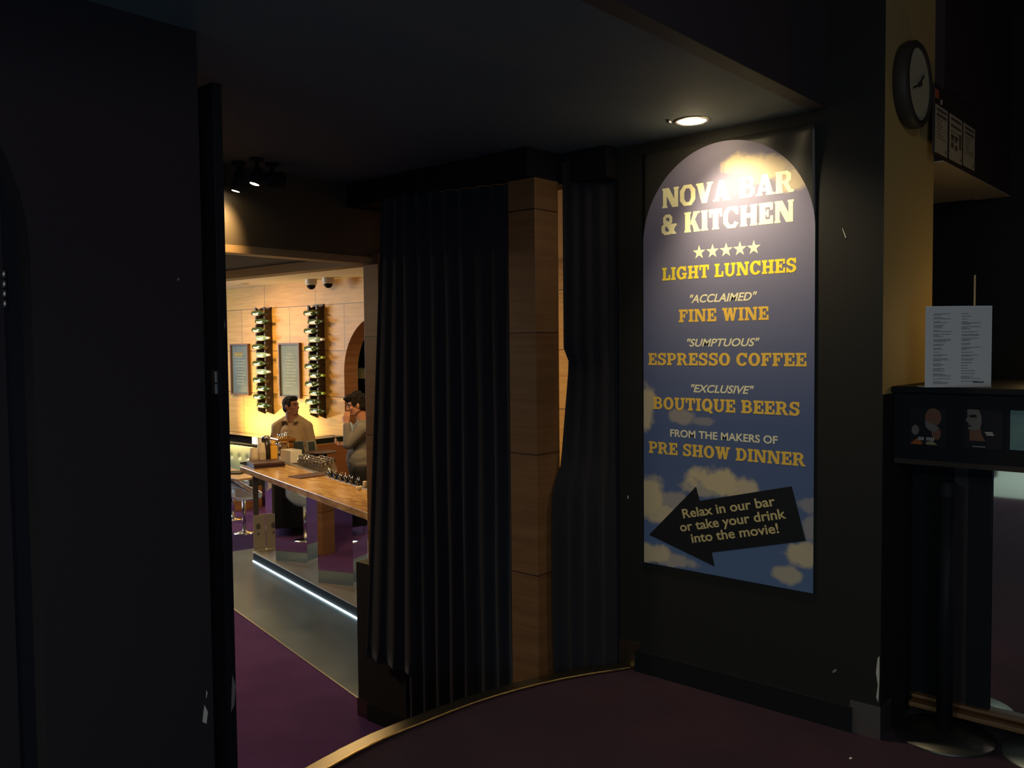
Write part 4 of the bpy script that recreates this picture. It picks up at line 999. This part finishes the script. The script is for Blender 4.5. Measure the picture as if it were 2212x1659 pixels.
# partition and kitchen
t = thing('back_counter', 'red brown timber back counter beside the arch', 'counter', (6.32, 8.9, ZB))
bm = newbm(); box(bm, 0, 0, 0, .57, .035, .985); obj('front_panel', bm, TRED, t); bm = newbm(); box(bm, 0, 0.0, .985, .57, .035, .992); obj('edge', bm, TPLAIN, t)
bm = newbm(); box(bm, .01, .06, .94, .56, .34, 1.055); obj('glass_washer', bm, mat('black_green_unit', (.02, .025, .018), .3), t)
bm = newbm(); box(bm, .01, .06, 0, .56, .34, .94); obj('body', bm, BLACK, t)
t = thing('kitchen_hood', 'pale steel kitchen hood seen through the arch', 'hood', (7.75, 8.3, 1.16))
bm = newbm(); prism(bm, [(0, 0), (.02, .12), (.5, .12), (.5, 0)], 'Y', -.6, 2.0)
for v in bm.verts: pass
obj('canopy', bm, mat('pale_hood_enamel', (.72, .74, .55), .4), t); onebox('duct', (.12, .3, .12, .42, 1.1, 1.31), mat('pale_hood_enamel', (.72, .74, .55), .4), t); onebox('lip', (-.01, -.6, -.01, .02, 2.0, .02), mat('pale_hood_enamel', (.72, .74, .55), .4), t)
t = thing('kitchen_jar', 'white rounded jar on the kitchen shelf behind the second person', 'jar', (8.6, 9.87, .90)); bm = newbm(); lathe(bm, [(.10, 0), (.12, .06), (.11, .22), (.06, .28), (0, .29)], 24); obj('body', bm, mat('jar_white', (.75, .78, .66), .4), t, True); onebox('shelf', (-.2, -.4, -1.5, .3, .4, 0), BLACK, t)

# ================================================================== PEOPLE
def soft(name, bm, m, parent, voxel=.008, it=4, fac=.5):
    o = obj(name, bm, m, parent, True)
    r = o.modifiers.new('remesh', 'REMESH'); r.mode = 'VOXEL'; r.voxel_size = voxel; r.use_smooth_shade = True
    s = o.modifiers.new('smooth', 'SMOOTH'); s.factor = fac; s.iterations = it
    return o
def hand(bm, w, d, n, curl, thumb, sc=1.0):
    """palm, five fingers; d along the fingers, n the way the palm faces, thumb = +1/-1 side"""
    w = Vector(w); d = Vector(d).normalized(); n = (Vector(n)-d*Vector(n).dot(d)).normalized(); s = d.cross(n)
    for k in (-.030, -.011, .009, .028): capsule(bm, w+s*k*.6*sc, w+d*.082*sc+s*k*sc, .016*sc, .0115*sc, 10)
    for k, L, c in ((-.031, .062, 1.15), (-.011, .076, 1.0), (.009, .082, .95), (.029, .072, .9)):
        p = w+d*.084*sc+s*k*sc; a = 0
        for j, f in enumerate((.45, .31, .24)):
            a += curl*c*(.55, 1.0, .8)[j]; v = d*math.cos(a)+n*math.sin(a); q = p+v*L*f*sc
            capsule(bm, p, q, (.0095-.0008*j)*sc, (.0088-.0008*j)*sc, 8); p = q
    p = w+d*.02*sc+s*.026*thumb*sc; v = (d*.62+s*.62*thumb+n*.35).normalized(); q = p+v*.042*sc
    capsule(bm, p, q, .014*sc, .0105*sc, 8); v2 = (d*.9+s*.12*thumb+n*.5).normalized(); capsule(bm, q, q+v2*.032*sc, .0105*sc, .0085*sc, 8)
def head(bm, c, f, tilt=0.0):
    """skull, jaw, nose, lips, ears around centre c, facing f; returns the head frame"""
    f = Vector(f).normalized(); up = Vector((0, 0, 1)); up = (up + f*tilt).normalized(); f = (f-up*f.dot(up)).normalized(); s = f.cross(up)
    M = Matrix((s, f, up)).transposed(); q = M.to_quaternion(); c = Vector(c)
    P = lambda x, y, z: c + M @ Vector((x, y, z))
    ellipsoid(bm, P(0, -.012, .022), (.074, .094, .090), q); ellipsoid(bm, P(0, .022, -.035), (.058, .066, .078), q)
    ellipsoid(bm, P(0, .052, -.088), (.032, .030, .024), q)                      # chin
    for x in (-1, 1):
        capsule(bm, P(.052*x, -.01, -.055), P(.020*x, .055, -.090), .020, .018)
        ellipsoid(bm, P(.040*x, .058, -.022), (.022, .020, .020), q)             # cheek
        ellipsoid(bm, P(.075*x, -.012, -.005), (.009, .020, .030), q); ellipsoid(bm, P(.074*x, -.005, -.030), (.008, .011, .012), q)
        capsule(bm, P(.012*x, .083, .026), P(.044*x, .068, .024), .009, .008)    # brow
        ellipsoid(bm, P(.012*x, .090, -.030), (.009, .010, .008), q)             # nostril
    capsule(bm, P(0, .083, .015), P(0, .104, -.026), .009, .012); ellipsoid(bm, P(0, .104, -.027), (.012, .011, .010), q)
    ellipsoid(bm, P(0, .083, -.054), (.024, .011, .007), q); ellipsoid(bm, P(0, .081, -.066), (.021, .011, .008), q)
    return P, q
def face_bits(parent, P, q, hairm, eye_dark=True):
    for x in (-1, 1):
        bm = newbm(); ellipsoid(bm, P(.030*x, .0765, .006), (.013, .008, .007), q, 12); e = obj('eye', bm, mat('eye_white', (.30, .26, .22), .4), parent, True)
        bm = newbm(); ellipsoid(bm, P(.030*x, .0835, .006), (.006, .003, .006), q, 10); obj('iris', bm, INK, e, True)
        bm = newbm(); capsule(bm, P(.014*x, .092, .027), P(.047*x, .073, .028), .0055, .004, 8); obj('eyebrow', bm, hairm, parent, True)

# ---- man in the beige shirt, front on, looking to the right
pA = thing('person', 'person in a beige collared shirt behind the bar, head turned right', 'person', (5.95, 8.73, ZB), math.radians(-48.5)); pA.scale = (.985, .985, .985)
bm = newbm(); P, q = head(bm, (-.008, -.02, 1.530), (.90, -.42, 0), -.05)
capsule(bm, (-.012, .012, 1.30), (-.010, -.004, 1.47), .084, .074); ellipsoid(bm, (-.01, .01, 1.33), (.12, .075, .06))
capsule(bm, (-.01, .01, 1.22), (-.01, .01, .98), .125, .13); capsule(bm, (-.16, .01, 1.28), (.14, .01, 1.28), .06, .06)
for s, sx in ((-1, -.185), (1, .165)):
    el = Vector((sx+.055*s, .02, 1.00)); wr_ = Vector((sx+.05*s, -.06, .76))
    capsule(bm, (sx, .01, 1.285), el, .048, .038); capsule(bm, el, wr_, .038, .027)
    hand(bm, wr_, (0, -.15, -1), (-s, 0, 0), .25, 1 if s < 0 else -1)
    capsule(bm, (.085*s-.01, .01, .93), (.09*s-.01, .0, .50), .085, .060); capsule(bm, (.09*s-.01, .0, .50), (.09*s-.01, .02, .09), .058, .040)
    capsule(bm, (.09*s-.01, .05, .045), (.10*s-.01, -.12, .035), .040, .034)
body = soft('body', bm, SKIN1, pA, .0065, 3)
bm = newbm(); c = P(0, -.026, .034); ellipsoid(bm, c, (.080, .096, .092), q); ellipsoid(bm, P(0, -.050, -.02), (.074, .062, .070), q); ellipsoid(bm, P(0, .030, .085), (.066, .052, .038), q)
for x in (-1, 1): ellipsoid(bm, P(.066*x, .018, .030), (.014, .026, .040), q); ellipsoid(bm, P(.069*x, -.022, -.010), (.012, .022, .04), q)
soft('hair', bm, HAIR, pA, .006, 3)
face_bits(pA, P, q, HAIR)
SHIRT = mat('beige_shirt', (.41, .28, .15), .75, bump=(18, .25))
bm = newbm(); capsule(bm, (-.01, .012, 1.20), (-.01, .012, .96), .158, .160); ellipsoid(bm, (-.01, -.03, 1.10), (.165, .135, .20))
ellipsoid(bm, (-.012, .015, 1.275), (.19, .10, .105)); capsule(bm, (-.195, .015, 1.275), (-.065, .022, 1.362), .070, .062); capsule(bm, (.170, .015, 1.275), (.05, .022, 1.362), .070, .062)
for s, sx in ((-1, -.185), (1, .165)):
    el = Vector((sx+.058*s, .02, 1.00)); capsule(bm, (sx, .012, 1.275), el, .072, .062); capsule(bm, el, Vector((sx+.055*s, -.01, .91)), .062, .058)
soft('shirt', bm, SHIRT, pA, .008, 4)
def ring(bm, c, r0, r1, z0, z1, a0, a1, tilt=0, n=30, th=.005):
    g = []
    for i in range(n+1):
        a = math.radians(a0+(a1-a0)*i/n); g.append([bm.verts.new((c[0]+r*math.cos(a), c[1]+r*math.sin(a)*.92, c[2]+z+tilt*math.sin(a))) for r, z in ((r0, z0), (r1, z1))])
    for a, b in zip(g, g[1:]): bm.faces.new((a[0], b[0], b[1], a[1]))
    return bm
bm = newbm(); ring(bm, (-.011, .006, 1.360), .098, .086, -.004, .046, -70, 250, .030); ring(bm, (-.011, .006, 1.360), .114, .089, -.012, .045, -66, 246, .030)
o = obj('collar', bm, SHIRT, pA, True); o.modifiers.new('s', 'SOLIDIFY').thickness = .004
WEDGE = mat('dark_collar_wedge', (.045, .025, .02), .7)
for nm, pts in (('left', [(-.108, 1.345), (-.060, 1.362), (-.020, 1.305), (-.060, 1.320), (-.100, 1.292)]), ('right', [(.030, 1.330), (.082, 1.355), (.085, 1.325), (.055, 1.318)])):
    bm = newbm(); vs_ = [bm.verts.new((x, -.118 - .10*(1.365-z) + abs(x)*.20, z)) for x, z in pts]; bm.faces.new(vs_)
    o = obj('collar_wedge', bm, WEDGE, pA); o.modifiers.new('s', 'SOLIDIFY').thickness = .006  # dark wedge on each side below the collar
bm = newbm()
for z in (1.24, 1.16, 1.08, 1.0): ellipsoid(bm, (.018, -.168 if z < 1.2 else -.135, z), (.006, .004, .006), n=8)
obj('buttons', bm, mat('tan_button', (.30, .22, .12), .4), pA)
TROUS = mat('dark_trousers', (.016, .016, .020), .8)
def trousers(parent, cx, top, w_, side=False):
    bm = newbm(); capsule(bm, (cx, .01, top-.06), (cx, .01, top-.12), w_, w_)
    for s in (-1, 1):
        k = (lambda u, v: (cx+v, u*s, 0)) if side else (lambda u, v: (cx+u*s, v, 0))
        A_, B_, C_ = Vector(k(.085, .0))+Vector((0, 0, .88)), Vector(k(.087, 0.0))+Vector((0, 0, .48)), Vector(k(.087, .012))+Vector((0, 0, .10))
        capsule(bm, A_, B_, .104, .078); capsule(bm, B_, C_, .076, .062)
    return soft('trousers', bm, TROUS, parent, .009, 3)
trousers(pA, -.01, 1.0, .150)
for s in (-1, 1):
    bm = newbm(); capsule(bm, (.09*s-.01, .055, .05), (.10*s-.01, -.135, .042), .050, .042); soft('shoe', bm, INK, pA, .008, 2)

# ---- person at the right, in profile to the left, hand at the mouth, pen in the other hand
pB = thing('person', 'dark haired person in a grey jacket at the arch, hand at mouth, holding a pen', 'person', (5.9, 7.45, ZB), math.radians(-48.5))
bm = newbm(); P, q = head(bm, (-.008, -.03, 1.575), (-.93, -.30, 0), .22)
capsule(bm, (.065, .0, 1.37), (.030, -.015, 1.50), .062, .056); ellipsoid(bm, (.06, .0, 1.36), (.085, .10, .06))
capsule(bm, (.055, .0, 1.27), (.04, .0, .98), .115, .12)
SL = Vector((.085, -.165, 1.325)); EL = Vector((-.070, -.185, 1.165)); WL = Vector((-.088, -.16, 1.385))
SR = Vector((.03, .165, 1.325)); ER = Vector((-.02, .17, 1.08)); WR = Vector((-.150, .03, 1.135))
for S_, E_, W_ in ((SL, EL, WL), (SR, ER, WR)): capsule(bm, S_, E_, .047, .038); capsule(bm, E_, W_, .038, .027)
hand(bm, WL, (-.02, .10, 1), (.25, 1, -.15), .75, 1, .98)
hand(bm, WR, (-1, -.25, .22), (.15, -.4, 1), .95, -1, .95)
for s in (-1, 1):
    y = .085*s; capsule(bm, (.04, y, .93), (.03, y, .50), .085, .060); capsule(bm, (.03, y, .50), (.05, y, .09), .058, .040); capsule(bm, (.08, y, .045), (-.09, y*1.1, .035), .040, .034)
soft('body', bm, SKIN2, pB, .0065, 3)
bm = newbm(); ellipsoid(bm, P(0, -.028, .036), (.084, .100, .094), q); ellipsoid(bm, P(0, -.058, -.02), (.076, .058, .070), q); ellipsoid(bm, P(0, .045, .098), (.064, .060, .034), q); ellipsoid(bm, P(.01, .085, .088), (.05, .036, .022), q)
for x in (-1, 1): ellipsoid(bm, P(.070*x, .022, .040), (.014, .034, .045), q); ellipsoid(bm, P(.072*x, -.030, -.012), (.012, .020, .05), q)
rh = random.Random(2)
for i in range(26):
    a = rh.uniform(0, 2*PI); e = rh.uniform(.2, 1.4); v = Vector((math.cos(a)*math.cos(e)*.082, math.sin(a)*math.cos(e)*.098-.02, math.sin(e)*.095+.036)); ellipsoid(bm, P(*v), (.022, .022, .020), q, 10)
soft('hair', bm, HAIR, pB, .006, 2)
face_bits(pB, P, q, HAIR)
JACK = mat('grey_brown_jacket', (.19, .17, .15), .85, bump=(14, .35)); BLUE = mat('light_blue_shirt', (.30, .40, .54), .7)
bm = newbm(); capsule(bm, (.045, .0, 1.25), (.03, .0, 1.00), .140, .150); capsule(bm, (.085, -.15, 1.32), (.02, .16, 1.32), .072, .072); ellipsoid(bm, (.06, .0, 1.345), (.10, .13, .06))
capsule(bm, (.03, -.03, 1.0), (.03, .03, .93), .156, .160); ellipsoid(bm, (.045, 0, .95), (.160, .185, .10))
for S_, E_, W_ in ((SL, EL, WL), (SR, ER, WR)): capsule(bm, S_, E_, .068, .056); capsule(bm, E_, E_.lerp(W_, .90), .056, .041)
soft('jacket', bm, JACK, pB, .008, 3)
bm = newbm(); ellipsoid(bm, (-.066, -.100, 1.28), (.050, .050, .12)); soft('shirt', bm, BLUE, pB, .008, 2)
bm = newbm(); ring(bm, (.055, -.005, 1.385), .098, .080, -.012, .042, -130, 150, .012); ring(bm, (.055, -.005, 1.385), .115, .085, -.018, .040, -125, 145, .012)
o = obj('collar', bm, JACK, pB, True); o.modifiers.new('s', 'SOLIDIFY').thickness = .005
trousers(pB, .035, .95, .140, True)
for s in (-1, 1):
    bm = newbm(); capsule(bm, (.085, .085*s, .05), (-.105, .09*s, .042), .050, .042); soft('shoe', bm, INK, pB, .008, 2)
Rz = Matrix.Rotation(math.radians(-48.5), 4, 'Z'); base = Vector((5.9, 7.45, ZB))
pn = thing('pen', 'thin pen held up in the hand of the person in the grey jacket', 'pen', tuple(base + Rz @ Vector((-.215, -.015, 1.185))), math.radians(-48.5))
bm = newbm(); dv = Vector((-.62, .0, .70)).normalized(); rod(bm, -dv*.055, dv*.085, .0045, n=10); obj('barrel', bm, mat('dark_pen', (.10, .08, .05), .3), pn, True)
bm = newbm(); rod(bm, -dv*.075, -dv*.055, .0015, .0045, 10); obj('tip', bm, CHROME, pn, True)
